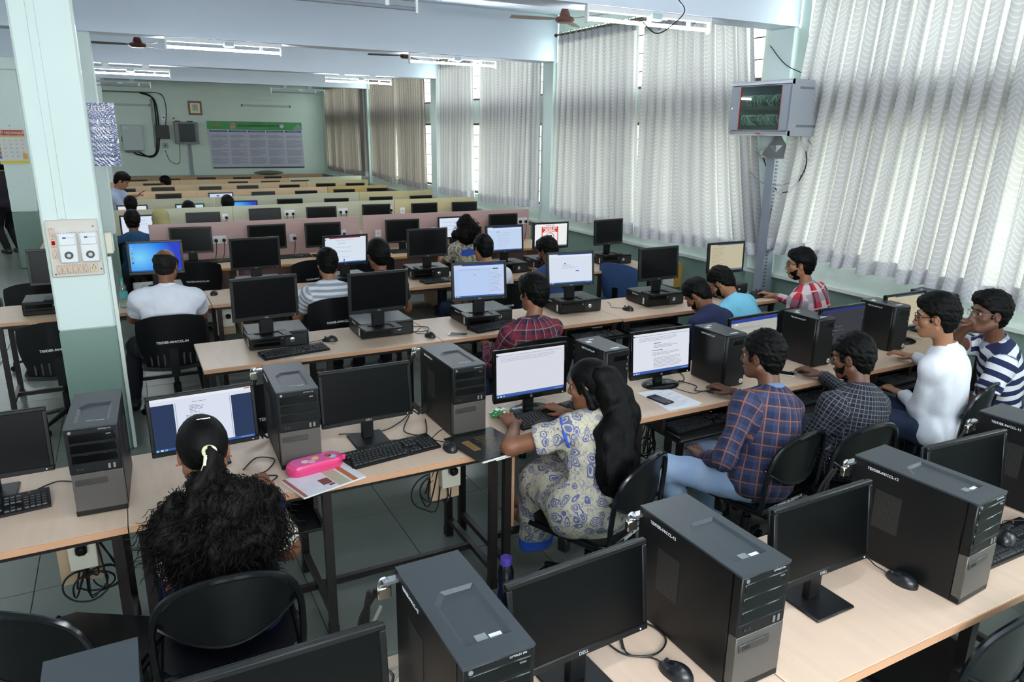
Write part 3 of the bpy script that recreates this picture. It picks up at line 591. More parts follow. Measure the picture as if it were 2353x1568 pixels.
SCREENS = {
 'off': None,
 'word': WORD, 'word2': [(0, 0, 1, 1, '#e3e7f2')] + WORD[1:6] + lines(.04, .98, .055, 1, .04, '#9aa4bb', .014, 3, .1) + lines(.1, .9, .11, 3, .035, '#aab4c8', .014, 5, .3) + [(.36, .26, .48, .275, '#333a4a')] + lines(.36, .9, .31, 3, .03, '#7a8296', .009, 6) + [(.33, .44, .52, .452, '#333a4a')] + lines(.33, .88, .50, 3, .03, '#7a8296', .009, 7) + lines(.36, .88, .63, 8, .034, '#7a8296', .009, 8, .4) + [(0, .93, 1, .955, '#4c63b0')] + BAR,
 'reader': [(0, 0, 1, 1, '#dfe6f6'), (0, 0, 1, .05, '#eef1f8'), (.93, .01, .99, .03, '#c7504e'), (0, .12, .22, .955, '#31405f'), (.79, .12, 1, .955, '#31405f'), (.235, .12, .238, .95, '#333a4a'), (.775, .12, .778, .95, '#333a4a')] + lines(.40, .55, .13, 1, .03, '#6a7284', .008, 1) + lines(.37, .52, .19, 6, .028, '#59627a', .008, 2) + lines(.33, .55, .38, 9, .028, '#59627a', .008, 9) + BAR,
 'form': [(0, 0, 1, 1, '#b9cff4'), (.16, 0, 1, .035, '#2c4aa8'), (0, .035, 1, .12, '#c9d9f6'), (.10, .20, .68, .955, '#bcd3f8'), (.72, .12, 1, .955, '#c5d6f6'), (.77, .13, .88, .165, '#2f7f4a')] + lines(.1, .6, .14, 1, .04, '#8094bb', .01, 4) + lines(.39, .47, .30, 2, .02, '#8094bb', .008, 5) + lines(.73, .98, .26, 14, .045, '#7f93ba', .008, 6, .4) + BAR,
 'alert': [(0, 0, 1, 1, '#dde6f6'), (.2, 0, 1, .03, '#2c4aa8'), (0, .03, 1, .10, '#e8edf7')] + lines(.3, .52, .37, 1, .03, '#8f99ad', .012, 1) + lines(.3, .7, .42, 3, .03, '#a3adc0', .008, 2, .3) + [(.61, .57, .69, .60, '#4a7fe0')] + BAR,
 'beige': [(0, 0, 1, 1, '#c5bda2'), (.2, 0, 1, .03, '#3c5f8c')] + lines(.05, .5, .12, 12, .055, '#a19a82', .014, 3) + [(0, .94, 1, 1, '#6b7488')],
 'desktop': None,
 'wordred': [(0, 0, 1, 1, '#dce8f5'), (.1, 0, .86, .035, '#a8213a'), (0, .05, .03, .08, '#30457a')] + lines(.25, .75, .11, 1, .03, '#9aa7bd', .01, 1) + lines(.32, .62, .20, 2, .04, '#7d8aa3', .008, 2) + lines(.28, .72, .38, 1, .03, '#7d8aa3', .01, 3) + lines(.28, .72, .55, 1, .03, '#7d8aa3', .01, 4) + lines(.4, .66, .75, 1, .03, '#7d8aa3', .01, 5) + [(.44, .84, .47, .95, '#3f7fc0')] + BAR,
 'wordblue': [(0, 0, 1, 1, '#c6daf6'), (.15, 0, 1, .03, '#2c4aa8'), (0, .03, 1, .1, '#d8e5f9'), (.25, .19, .34, .21, '#5a6a8c')] + lines(.3, .75, .25, 8, .08, '#9db0d0', .009, 3, .5) + BAR,
 'sign': [(0, 0, 1, 1, '#f3f5f6'), (0, 0, 1, .08, '#fbfbfb'), (0, 0, .04, .03, '#b03030'), (.21, .12, .72, .92, '#dc3f34'), (.235, .365, .695, .90, '#f3f5f6'), (0, .95, 1, 1, '#707a86')],
 'blank': [(0, 0, 1, 1, '#dce7f8')] + lines(.1, .8, .2, 3, .2, '#8fa0c0', .02, 3),
 'grey': [(0, 0, 1, 1, '#b5b5b0'), (0, 0, 1, .09, '#34489e'), (.08, .1, .14, .14, '#e8e8ee')] + lines(.1, .85, .2, 3, .03, '#8b8d95', .01, 2),
 'darkdoc': [(0, 0, 1, 1, '#3f3f47'), (0, 0, 1, .06, '#2d3d86')] + lines(.3, .7, .5, 2, .1, '#7b7b83', .012, 2),
 'web': [(0, 0, 1, 1, '#cfd9f2'), (0, .3, 1, .5, '#e8eefb'), (.3, .12, .42, .2, '#3350b0'), (.6, .3, 1, .42, '#3f62c4')],
 'media': [(0, 0, 1, 1, '#e9e6ef'), (.0, .2, .25, 1, '#e8862c'), (.05, .6, .2, .9, '#d14a3a'), (.7, .4, .95, .9, '#b06ad0'), (.3, .3, .6, .9, '#8c9ad4')],
 'teal': [(0, 0, 1, 1, '#bfe0e4'), (0, .2, .4, .5, '#2f6aa0'), (.6, .3, 1, .45, '#3c9fb0'), (.6, .5, 1, 1, '#d7efe8')],
}
def desktop_glow():
    m = bpy.data.materials.new('blue_desktop_picture'); m.use_nodes = True; nt = m.node_tree; nt.nodes.clear()
    tc = nt.nodes.new('ShaderNodeTexCoord'); g = nt.nodes.new('ShaderNodeTexGradient'); g.gradient_type = 'SPHERICAL'
    mp = nt.nodes.new('ShaderNodeMapping'); mp.inputs['Location'].default_value = (.45, 0, -.55); mp.inputs['Scale'].default_value = (3.6, 0, 4.6)
    nt.links.new(tc.outputs['Object'], mp.inputs[0]); nt.links.new(mp.outputs[0], g.inputs[0])
    r = nt.nodes.new('ShaderNodeValToRGB'); r.color_ramp.elements[0].color = lin('#3546c4'); r.color_ramp.elements[1].color = lin('#7fd0f8')
    e_ = r.color_ramp.elements.new(.35); e_.color = lin('#2f86ea'); nt.links.new(g.outputs[1], r.inputs[0])
    e = nt.nodes.new('ShaderNodeEmission'); e.inputs[1].default_value = .72; nt.links.new(r.outputs[0], e.inputs[0]); o = nt.nodes.new('ShaderNodeOutputMaterial'); nt.links.new(e.outputs[0], o.inputs[0]); return m
DESKG = desktop_glow()
_SM = {}
def screen_mesh(kind, w, h):
    """picture area w x h standing on z=0, centred on x, facing -Y"""
    k = (kind, round(w, 3), round(h, 3))
    if k in _SM: return _SM[k]
    m = MB(); mats = []
    if kind in ('off', 'dim'): m.box(-w/2, w/2, -.0005, .001, 0, h); mats = [SCR0 if kind == 'off' else mat('dusty_dark_screen', '#16191c', .5)]
    else:
        rs = SCREENS[kind]
        if kind == 'desktop':
            m.box(-w/2, w/2, -.0005, .001, 0, h); mats = [DESKG]
            rs = [(.03, .06+.085*i, .065, .11+.085*i, c) for i, c in enumerate(('#8fb4d8', '#a8c4e8', '#9fb0d8', '#7f96c8', '#8fc060', '#c06a60', '#70b0a0', '#404a80'))] + [(0, .955, 1, 1, '#3a62a0')]
        lv = []
        for i, (x0, y0, x1, y1, c) in enumerate(rs):
            lv.append(1+max([lv[j] for j in range(i) if rs[j][0] < x1 and rs[j][2] > x0 and rs[j][1] < y1 and rs[j][3] > y0] or [0])); e = emit(c, .66)
            if e not in mats: mats.append(e)
            z = -.0005-.0005*lv[i]; X0, X1, Z0, Z1 = -w/2+w*x0, -w/2+w*min(1, x1), h-h*min(1, y1), h-h*y0
            m.add([(X0, z, Z0), (X1, z, Z0), (X1, z, Z1), (X0, z, Z1)], [(0, 1, 2, 3)], mats.index(e))
        if kind == 'alert': mats.append(emit('#c0392f', .66)); m.add([(-.14*w-.012, -.004, h*.66), (-.14*w+.012, -.004, h*.66), (-.14*w, -.004, h*.71)], [(0, 1, 2)], len(mats)-1)
    _SM[k] = m.mesh('screen', mats, smooth=False); return _SM[k]
FRAMEG = mat('monitor_frame_grey', '#111315', .42)
BEZ = {}
def monitor(kind, style, label, loc, rz, zb, tilt=.08, w=None, h=None, group=None):
    """loc: foot of the stand below the front of the panel; zb: height of the panel's lower edge above the foot"""
    W, H = {'wide': (.445, .27), 'hp': (.445, .287), 'old': (.43, .285)}[style]; W = w or W; H = h or H
    t = thing('monitor', label, 'monitor', loc, rz, group); bz = {'wide': .016, 'hp': .018, 'old': .020}[style]; bb = {'wide': .022, 'hp': .03, 'old': .026}[style]
    fm = {'wide': BLK, 'hp': BLKG, 'old': FRAMEG}[style]
    key = (style, W, H)
    if key not in BEZ:
        m = MB(); T = .014
        m.box(-W/2, W/2, -.004, T, 0, bb, c=.003).box(-W/2, W/2, -.004, T, H-bz, H, c=.003).box(-W/2, -W/2+bz, -.004, T, bb, H-bz, c=.0025).box(W/2-bz, W/2, -.004, T, bb, H-bz, c=.0025)
        b = MB().box(-W/2+.003, W/2-.003, T-.001, T+.018, .004, H-.004, c=.008).box(-W*.30, W*.30, T+.015, T+.036, H*.16, H*.82, c=.014)
        BEZ[key] = (m.mesh('bezel', [fm]), b.mesh('back_cover', [BLK]))
    rt = (-tilt, 0, 0); P0 = (0, 0, zb)
    bez = link('bezel', BEZ[key][0], t, P0, rt); link('back_cover', BEZ[key][1], t, P0, rt)
    q = Matrix.Rotation(-tilt, 3, 'X') @ Vector((0, 0, bb)); sc = link('screen', screen_mesh(kind, W-2*bz, H-bz-bb), t, Vector(P0)+q, rt, None if kind in ('off', 'dim') else 'lit screen')
    if kind == 'sign':
        for s, sz, z, c in (('DO NOT USE', .0275, .825, '#ffffff'), ('MOBILE', .034, .74, '#ffffff'), ('PHONES IN CCL', .0195, .665, '#ffffff'), ('Screensaver Mode', .014, .945, '#444444')):
            text(s, sz, emit(c, .66), sc, (-.015, -.0032, z*(H-bz-bb)), FACE, bold=.0006 if sz > .018 else 0)
        m = MB(); R = .05; z0 = .40*(H-bz-bb); m.tube([(-.015+R*math.cos(a), -.0035, z0+R*math.sin(a)) for a in np.linspace(0, 2*PI, 25)[:-1]], .0045, 4, closed=True, flat=.3); m.tube([(-.05, -.0035, z0+.035), (.02, -.0035, z0-.035)], .0045, 4, flat=.3)
        part('prohibition_ring', m, emit('#d0352c', .66), sc, smooth=False); part('phone_picture', MB().prism([(-.02, z0+.005), (.004, z0-.002), (.012, z0+.022), (-.012, z0+.030)], -.0045, -.003, axis='y'), emit('#15171c', .66), sc, smooth=False)
    lx = W/2-.03
    part('power_light', MB().box(lx, lx+.004, -.0055, -.003, .008, .012), emit('#d8e6ff' if style != 'old' else ('#5a6cff' if kind not in ('off', 'dim') else '#ff9a4a'), 1.2), bez, smooth=False)
    if style == 'wide': text('DELL', .014, mat('silver_print', '#aeb2b5', .4), bez, (0, -.0045, .011), FACE)
    if style == 'old': text('DELL', .012, mat('silver_print', '#aeb2b5', .4), bez, (0, -.0045, .012), FACE)
    if style == 'hp': part('logo', MB().cyl((0, -.006, .015), (0, -.004, .015), .008, 16), SILVER, bez); text('hp', .012, BLK, bez, (0, -.0065, .0155), FACE)
    key = (style, round(zb, 3))
    if key not in BEZ:
        n = MB(); n.M = None
        if style == 'wide':
            n.box(-.028, .028, .018, .046, .008, zb+.10, c=.004); b = MB().box(-.085, .085, -.07, .10, 0, .010, c=.004)
        elif style == 'hp':
            n.box(-.03, .03, .018, .045, .012, zb+.09, c=.005); b = MB(); b.M = Matrix.Diagonal((1.15, .85, 1, 1)); b.lathe([(.105, 0), (.105, .006), (.09, .014), (.03, .018)], 32); b.M = None
        else:
            n.box(-.045, .045, .018, .045, .012, zb+.09, c=.004); b = MB().box(-.135, .135, -.10, -.07, 0, .014, c=.003).box(-.135, .135, .04, .07, 0, .014, c=.003).box(-.135, -.08, -.07, .04, 0, .014, c=.003).box(.08, .135, -.07, .04, 0, .014, c=.003).box(-.08, .08, -.07, .04, 0, .006)
        BEZ[key] = (n.mesh('neck', [BLK]), b.mesh('base', [BLK if style != 'hp' else BLKG]))
    link('neck', BEZ[key][0], t); link('base', BEZ[key][1], t)
    if style == 'hp' and True:
        r = random.Random(int(loc[0]*100)); m = MB().sheet(lambda u, v: ((u-.5)*.24*(1+.1*math.sin(9*v)), (v-.5)*.17, .020+.010*abs(math.sin(7*u+3*v))*r.random()), 10, 8)
        part('plastic_wrap', m, glass_mat('crinkled_wrap', '#e6ecec', .12, .12) if 'wrap' not in BEZ else BEZ['wrap'], t, label='clear plastic wrap over the foot')
    return t
GW = None
monitor('off', 'wide', 'dark monitor of which only the top edge shows at the bottom of the frame', (.19, 1.345, .75), .0, .105)
monitor('off', 'wide', 'large dark monitor in the bottom middle with a square black foot', (.942, 1.349, .75), .057, .105, .12)
monitor('off', 'wide', 'large dark monitor at the right front between two towers', (1.821, 1.319, .75), .012, .105, .12)
monitor('off', 'wide', 'dark front row monitor near the right edge behind the sideways tower', (2.666, 1.388, .75), -.06, .105, .12)
monitor('off', 'wide', 'dark monitor cut by the left edge, by the pillar', (-.595, 3.288, .75), 0, .075, .1)
monitor('reader', 'wide', 'lit monitor showing a document between dark side bars, in front of the ponytail girl', (.208, 3.266, .75), .036, .062, .12)
monitor('off', 'wide', 'dark monitor above the keyboard and pink pencil case', (.917, 3.174, .75), .02, .10, .1)
monitor('word', 'hp', 'lit monitor with an empty page before the girl in the paisley dress', (1.812, 3.195, .75), 0, .068, .04)
monitor('word2', 'hp', 'lit monitor with a written page above the white papers', (2.709, 3.219, .75), -.01, .055, .08)
monitor('grey', 'hp', 'lit monitor with a blue title bar behind the orange plaid man', (3.415, 3.193, .75), .05, .075, .06)
monitor('darkdoc', 'hp', 'dim lit monitor in front of the dark plaid man', (4.152, 3.132, .75), .024, .075, .06)
monitor('beige', 'hp', 'yellowish lit monitor in front of the white shirt man', (4.934, 3.225, .75), 0, .075, .06)
for k, x, y, a, ti, lab in (('off', .754, 4.89, .09, -.02, 'dark monitor at the left end of the third row'), ('off', 1.487, 4.78, .058, -.05, 'dark monitor in front of the boy in the striped tee'), ('form', 2.281, 4.83, -.12, .09, 'lit monitor with a pale blue form and a green button'), ('alert', 3.18, 4.98, -.09, .12, 'lit white monitor with a small red triangle'),
    ('off', 4.021, 4.90, .024, .075, 'dark monitor left of the two men looking down'), ('beige', 4.793, 4.912, -.01, .035, 'yellowish lit monitor beside the grey cable duct')):
    monitor(k, 'old', lab, (x, y, ZF), a, .115, ti)
for k, x, y, a, ti, lab in (('off', -.50, 6.70, 0, .08, 'dark monitor hidden by the left side of the mint pillar'), ('desktop', .194, 6.86, -.07, .1, 'lit monitor with a bright blue desktop before the white shirt man'), ('off', .991, 6.78, .011, -.08, 'dark monitor behind the leftmost third row monitor'), ('wordred', 1.77, 6.66, .10, -.09, 'lit monitor with a red title bar between two dark heads'),
    ('off', 2.638, 6.80, .013, .016, 'dark monitor in front of the far girl with frizzy hair'), ('wordblue', 3.474, 6.74, -.023, .084, 'lit bluish monitor right of the boy in the white tee'), ('sign', 4.06, 6.80, -.05, .014, 'lit monitor with a red and white warning sign'), ('off', 4.824, 6.80, .15, .04, 'dark monitor turned aside next to the window wall')):
    monitor(k, 'old', lab, (x, y, ZF), a, .112, ti)
for k, x, y, a, ti, lab in (('off', .616, 8.70, -.13, .04, 'dark monitor before the left pink board, leftmost'), ('off', 1.411, 8.65, .1, -.02, 'dark monitor before the left pink board, middle one'), ('off', 2.041, 8.61, .074, .026, 'dark monitor before the left pink board, right one'),
    ('off', 3.008, 8.59, -.055, .029, 'dark monitor before the right pink board, left one'), ('blank', 3.72, 8.66, .0, .03, 'lit monitor in front of the girl with frizzy hair'), ('off', 4.467, 8.72, .024, .03, 'dark monitor before the right pink board, next to the wall')):
    monitor(k, 'old', lab, (x, y, .75), a, .10, ti)
ORD = ['first', 'second', 'third', 'fourth', 'fifth', 'sixth', 'seventh', 'eighth']
FAR = [('first greenish', 10.62, [(.15, 1.085, 'blank', 0), (.93, 1.09, 'dim', -.02), (1.73, 1.118, 'dim', .05), (2.51, 1.115, 'off', -.02), (3.32, 1.125, 'off', -.03), (4.08, 1.12, 'off', .03), (4.75, 1.118, 'off', 0)]),
       ('second greenish', 12.78, [(.12, 1.015, 'media', 0), (.94, 1.01, 'teal', 0), (1.76, 1.035, 'desktop', 0), (2.50, 1.045, 'off', .04), (3.29, 1.032, 'off', 0), (4.09, 1.038, 'off', 0), (4.85, 1.04, 'off', 0)]),
       ('beige third', 14.6, [(.74, 1.03, 'off', 0), (1.62, 1.028, 'web', 0), (2.375, 1.03, 'dim', 0), (3.175, 1.03, 'off', 0), (3.92, 1.04, 'off', 0), (4.60, 1.05, 'off', 0)]),
       ('beige fourth', 16.4, [(.04, 1.0, 'off', 0), (.75, 1.015, 'dim', .1), (1.63, 1.015, 'dim', 0), (2.36, 1.02, 'dim', 0), (3.22, 1.02, 'off', 0), (4.0, 1.034, 'off', 0), (4.66, 1.03, 'off', 0)]),
       ('fifth far', 18.0, [(.65, .985, 'off', 0), (2.39, .998, 'off', 0), (3.11, 1.0, 'off', 0), (3.78, 1.005, 'off', 0)]),
       ('last', 19.6, [(.36, .97, 'off', 0), (1.08, .985, 'off', 0), (1.88, 1.005, 'off', 0), (2.71, 1.0, 'off', 0), (3.45, 1.005, 'off', 0)])]
for nm, y, ms in FAR:
    for i, (x, zt, k, a) in enumerate(ms):
        s = 'lit' if k not in ('off', 'dim') else 'dark'
        monitor(k, 'old', '%s monitor top above the %s row of boards, %s from the left' % (s, nm, ORD[i]), (x, y, .75), a, zt-.75-.285, .03)
# ---------------------------------------------------------------- chairs
TUBEB = mat('black_gloss_tube', '#0d0f13', .18)
def star_base(t, zs, r=.26):
    part('column', MB().lathe([(.028, .09), (.028, .26), (.018, .265), (.018, zs)], 14), BLK, t)
    for k in range(5):
        a = 2*PI*k/5+.3; ca, sa = math.cos(a), math.sin(a)
        part('leg', MB().tube([(.02*ca, .02*sa, .125), (.14*ca, .14*sa, .10), (r*ca, r*sa, .075)], [.024, .02, .014], 8, flat=.8), BLK, t)
        part('castor', MB().cyl((r*ca-.022*sa, r*sa+.022*ca, .027), (r*ca-.005*sa, r*sa+.005*ca, .027), .027, 12).cyl((r*ca+.022*sa, r*sa-.022*ca, .027), (r*ca+.005*sa, r*sa-.005*ca, .027), .027, 12).cyl((r*ca, r*sa, .03), (r*ca, r*sa, .08), .007, 8), BLK, t)
def perf_chair():
    t = thing('perforated_chair', '', 'chair')
    out = [(-.215, .18), (-.215, -.16), (-.19, -.20), (.19, -.20), (.215, -.16), (.215, .18), (.17, .22), (-.17, .22)]
    part('seat', MB().prism(out, .438, .446).prism([(x*.99, y*.99) for x, y in out], .446, .449), PERF, t, smooth=False)
    fr = smoothpts([(-.225, .20, .432), (-.225, -.17, .432), (-.228, -.225, .47), (-.232, -.235, .57), (-.225, -.245, .68), (-.185, -.262, .765), (-.10, -.285, .812), (0, -.295, .825), (.10, -.285, .812), (.185, -.262, .765), (.225, -.245, .68), (.232, -.235, .57), (.228, -.225, .47), (.225, -.17, .432), (.225, .20, .432)], 4)
    part('frame', MB().tube(fr, .0125, 8), TUBEB, t)
    part('rear_rail', MB().box(-.215, .215, -.222, -.20, .422, .448, c=.003), TUBEB, t)
    text('TEI/DER-GR-55/CCL-14', .021, LBLUE, t, (.02, -.2228, .435), FACE, bold=.0006)
    def back(u, v):
        s = 2*u-1; zt = .825-.145*abs(s)**2.6; zl = .565+.10*abs(s)**2; z = zl+(zt-zl)*v
        return (s*.226, -.292+.055*abs(s)**2+.02*(1-v), z)
    part('backrest', MB().sheet(back, 24, 10, .006), PERF, t)
    part('backrest_rim', MB().tube([back(u, 0) for u in np.linspace(0, 1, 25)], .006, 6), TUBEB, t)
    for s in (-1, 1): part('bracket', MB().box(s*.225-.02, s*.225+.02, -.02, .03, .36, .43, c=.006), BLK, t)
    part('under_frame', MB().box(-.2, .2, -.03, .03, .41, .437).box(-.03, .03, -.17, .17, .41, .437), BLK, t, smooth=False)
    star_base(t, .42); return t
PC = Proto(perf_chair()); GP = 'black perforated tube frame chairs'
for x, y, a, lab in ((.165, 2.47, -.06, 'black tube chair with white code lettering, under the ponytail girl'), (1.80, 2.56, .42, 'black tube chair under the girl in the paisley dress, turned sideways'), (2.72, 2.47, .16, 'black tube chair under the man in the orange plaid shirt'),
    (3.16, 2.40, -.02, 'black tube chair under the man in the dark grid shirt'), (4.25, 2.50, .22, 'black tube chair behind the man in the white long sleeved shirt'), (4.95, 2.35, .1, 'black tube chair at the right edge, under the striped polo man'),
    (-.30, 2.53, -.55, 'empty black tube chair turned aside in the bottom left corner'), (2.26, 1.22, .05, 'black tube chair pushed in at the bottom right corner')):
    PC.put(lab, (x, y, 0), a, GP)
def shell_chair(matl, lab0, slots=True, code=True):
    t = thing('swivel_chair', lab0, 'chair')
    def back(u, v):
        s = 2*u-1; w_ = .175+.06*math.sin(PI*min(1, v*.62+.05)) ; zt = .455+.41*v - .05*abs(s)**3*v
        return (s*w_*1.02, -.235-.045*v+.075*s*s, zt)
    part('backrest', MB().sheet(back, 18, 16, .012), matl, t)
    if slots:
        m = MB()
        for k in range(8):
            s = -.8+1.6*k/7; p0 = back((s+1)/2, .04); p1 = back((s+1)/2, .26); m.box(p0[0]-.007, p0[0]+.007, p0[1]-.016, p0[1]+.002, p0[2], p1[2], c=.003)
        part('slot_rib', m, mat('dusty_black', '#3a3a38', .6), t, stuff=True)
    if code: text('TEI/DER-04/4/CCL-54', .024, LBLUE, t, (0, back(.5, .5)[1]-.014, back(.5, .5)[2]), (PI/2-.1, 0, 0), bold=.0006)
    def seat(u, v):
        a = 2*u-1; b = 2*v-1; return (a*.225*(1-.08*b*b), b*.215*(1-.05*a*a), .44+.02*a*a-.012*b)
    part('seat', MB().sheet(seat, 12, 12, .03), matl, t)
    part('back_bar', MB().box(-.03, .03, -.24, -.02, .39, .408).box(-.03, .03, -.262, -.245, .39, .60), BLK, t, smooth=False)
    star_base(t, .41); return t
SHELL = mat('worn_black_shell', '#0c0c0e', .33, var=.2, scale=6)
SP = Proto(shell_chair(SHELL, '')); GS = 'black plastic shell swivel chairs'
for x, y, a, lab in ((.215, 6.0, -.03, 'black plastic chair under the man in the white shirt, ribbed low on its back'), (-.54, 6.12, .05, 'empty black plastic chair left of the mint pillar'), (1.44, 6.08, .1, 'black plastic chair under the boy in the striped tee'), (.62, 8.28, -.12, 'shiny black plastic chair before the leftmost pink board monitor'),
    (1.66, 7.95, .2, 'black plastic chair behind the head of the boy in the striped tee'), (2.42, 4.30, 0, 'black plastic chair under the man in the maroon plaid shirt'), (2.95, 6.02, 0, 'black plastic chair under the boy in the white tee with jeans'), (3.72, 6.15, -.2, 'black plastic chair under the boy in the blue shirt holding a mouse'),
    (2.36, 7.93, 0, 'black plastic chair half seen behind the second dark head of the fourth row'), (3.50, 8.05, 0, 'black plastic chair under the girl with frizzy hair'), (4.15, 4.12, .1, 'black plastic chair under the man in the navy shirt'), (4.55, 4.25, .2, 'black plastic chair under the man in the light blue shirt'), (5.08, 4.10, .15, 'black plastic chair under the man in the red check shirt'), (.08, 10.05, 0, 'black plastic chair under the man in the teal tee'), (.60, 4.18, .1, 'empty black plastic chair tucked under the free end of the third row')):
    SP.put(lab, (x, y, 0), a, GS)
ac = SP.put('black chair with loop armrests behind the monitor left of the pillar', (-.80, 7.72, 0), .15, GS)
for q in (-1, 1): part('armrest', MB().tube([(q*.265, -.02+.13*math.cos(a), .60+.10*math.sin(a)) for a in np.linspace(0, 2*PI, 17)[:-1]], .018, 8, closed=True), BLK, ac)
bc = shell_chair(mat('blue_upholstery', '#33507f', .75, var=.1, scale=30), 'blue upholstered chair standing empty by the window wall', False, False); bc.location = (4.78, 6.36, 0); bc.rotation_euler = (0, 0, -1.15)
# ---------------------------------------------------------------- keyboards and mice
def keyboard():
    t = thing('keyboard', '', 'keyboard')
    m = MB(); W, D = .22, .0725
    m.convex([(-W, -D, 0), (W, -D, 0), (W, D, 0), (-W, D, 0), (-W, -D, .012), (W, -D, .012), (W, D, .024), (-W, D, .024)], [(0, 1, 2, 3), (4, 5, 6, 7), (0, 1, 5, 4), (2, 3, 7, 6), (0, 3, 7, 4), (1, 2, 6, 5)])
    part('body', m, BLK, t, smooth=False); k = MB()
    def key(x, y, w, d):
        z = .012+.012*(y+D)/(2*D); i = .002
        vs = [(x, y, z), (x+w, y, z), (x+w, y+d, z+.002), (x, y+d, z+.002), (x+i, y+i, z+.006), (x+w-i, y+i, z+.006), (x+w-i, y+d-i, z+.008), (x+i, y+d-i, z+.008)]
        k.add(vs, [(4, 5, 6, 7), (0, 1, 5, 4), (1, 2, 6, 5), (2, 3, 7, 6), (3, 0, 4, 7)])
    for r in range(6):
        y = -D+.010+r*.0195+(.006 if r == 5 else 0); x = -W+.010+(.004*r if 0 < r < 4 else 0)
        widths = [.017]*15 if r > 0 else [.022, .017, .022, .098, .022, .017, .022, .022]
        for w_ in widths:
            if x+w_ < .062: key(x, y, w_, .017); x += w_+.0022
        for c in range(3): key(.068+c*.0195, y, .017, .017) if r != 2 and not (r == 1 and c != 1) else None
        if r < 5:
            for c in range(4): key(.133+c*.0195, y, .017, .017)
    part('keys', k, mat('key_black', '#1d1f22', .5), t, smooth=False, stuff=True)
    part('status_light', MB().box(.15, .153, .058, .061, .0225, .0245), emit('#ff8a3a', 1.0), t, smooth=False)
    part('cable', MB().tube(smoothpts([(.1, D, .014), (.09, D+.03, .006), (.04, D+.07, .004), (.06, D+.12, .004)]), .0022, 6), CABLE, t)
    return t
KB = Proto(keyboard()); GK = 'black keyboards'
for x, y, z, a, lab in ((.967, 2.998, .75, .125, 'black keyboard on the bare desk right of the pink pencil case'), (-.61, 3.15, .75, .10, 'black keyboard at the left edge below the dark monitor'), (1.845, 3.07, .75, .17, 'black keyboard under the hands of the paisley dress girl'),
    (.897, 4.785, .75, .15, 'black keyboard in front of the leftmost flat computer'), (2.41, 4.81, .75, .16, 'black keyboard left of the maroon plaid man'), (5.0, 4.80, .75, .1, 'black keyboard by the hand of the red check shirt man'), (2.72, 6.62, .75, .08, 'black keyboard before the flat computer of the boy in the white tee'),
    (2.735, 1.255, .75, .0, 'black keyboard cut by the right edge with a mouse on top'), (.92, 8.62, .75, .1, 'black keyboard before the leftmost pink board socket'), (1.66, 8.60, .75, .06, 'black keyboard before the middle monitor of the left pink board'), (3.03, 8.48, .75, 0, 'black keyboard before the left monitor of the right pink board'),
    (2.70, 2.86, .637, .05, 'black keyboard on the pulled out tray next to the orange plaid man'), (3.63, 2.86, .637, .03, 'black keyboard on the tray next to the dark plaid man'), (4.46, 2.86, .637, .02, 'black keyboard on the tray before the white shirt man'), (3.2, 4.61, .637, .0, 'black keyboard on the third row tray right of the maroon plaid man'), (3.74, 4.56, .637, .0, 'black keyboard on the third row tray beside the navy shirt')):
    KB.put(lab, (x, y, z), a, GK)
def mouse_proto(cable):
    t = thing('mouse', '', 'mouse'); vs = []; n, k = 16, 8
    def body(u, v):
        a = 2*PI*u; h = v*PI/2; r = math.cos(h)**.8; yy = math.sin(a)*.055*r*(1.0); xx = math.cos(a)*(.031-.004*math.sin(a))*r
        return (xx, yy, .036*math.sin(h)**.9*(1-.18*math.sin(a)) if v > 0 else 0.0)
    m = MB().sheet(lambda u, v: body(u, v), n, k)
    part('shell', m, mat('mouse_black', '#16181b', .3), t)
    part('wheel', MB().cyl((-.003, .03, .029), (.003, .03, .029), .007, 12), DGREY, t)
    if cable: part('cable', MB().tube(smoothpts(cable, 5), .0021, 6), CABLE, t)
    return t
MP = Proto(mouse_proto([(0, .052, .012), (.005, .08, .004), (-.03, .14, .003), (.02, .2, .003), (.07, .24, .003), (.10, .29, .003)])); GM = 'black computer mice'
for x, y, z, a, lab in ((1.225, 2.92, .75, 0, 'black mouse beside the black folder on the second row desk'), (1.203, 1.275, .75, .3, 'black mouse at the bottom edge below the big dark monitor'), (1.180, 4.965, .75, 1.2, 'black mouse with a coiled cable beside the leftmost flat computer'), (1.856, 4.775, .75, .2, 'black mouse beside the phone on the third row'),
    (3.674, 4.855, .75, .3, 'black mouse on the shiny bare third row desk'), (.627, 6.875, .75, -.3, 'black mouse right of the white shirt man'), (1.815, 8.60, .75, .3, 'black mouse right of a keyboard before the left pink board'), (2.925, 2.975, .75, 1.1, 'black mouse held by the orange plaid man'), (3.69, 3.0, .75, .9, 'black mouse held by the dark plaid man'),
    (5.23, 4.90, .75, .4, 'black mouse held by the red check shirt man'), (2.72, 1.25, .777, -1.2, 'black mouse lying on the keyboard at the right edge'), (3.77, 6.78, .75, .4, 'black mouse held by the boy in the blue shirt')):
    MP.put(lab, (x, y, z), a, GM)
mm = mouse_proto([(0, .052, .012), (0, .09, .02), (.02, .14, .004), (.0, .22, .003)]); mm.location = (2.172, 1.275, .752); mm.rotation_euler = (0, -.55, .12); tag(mm, 'black mouse tipped up against the side of the right hand tower', 'mouse', GM)
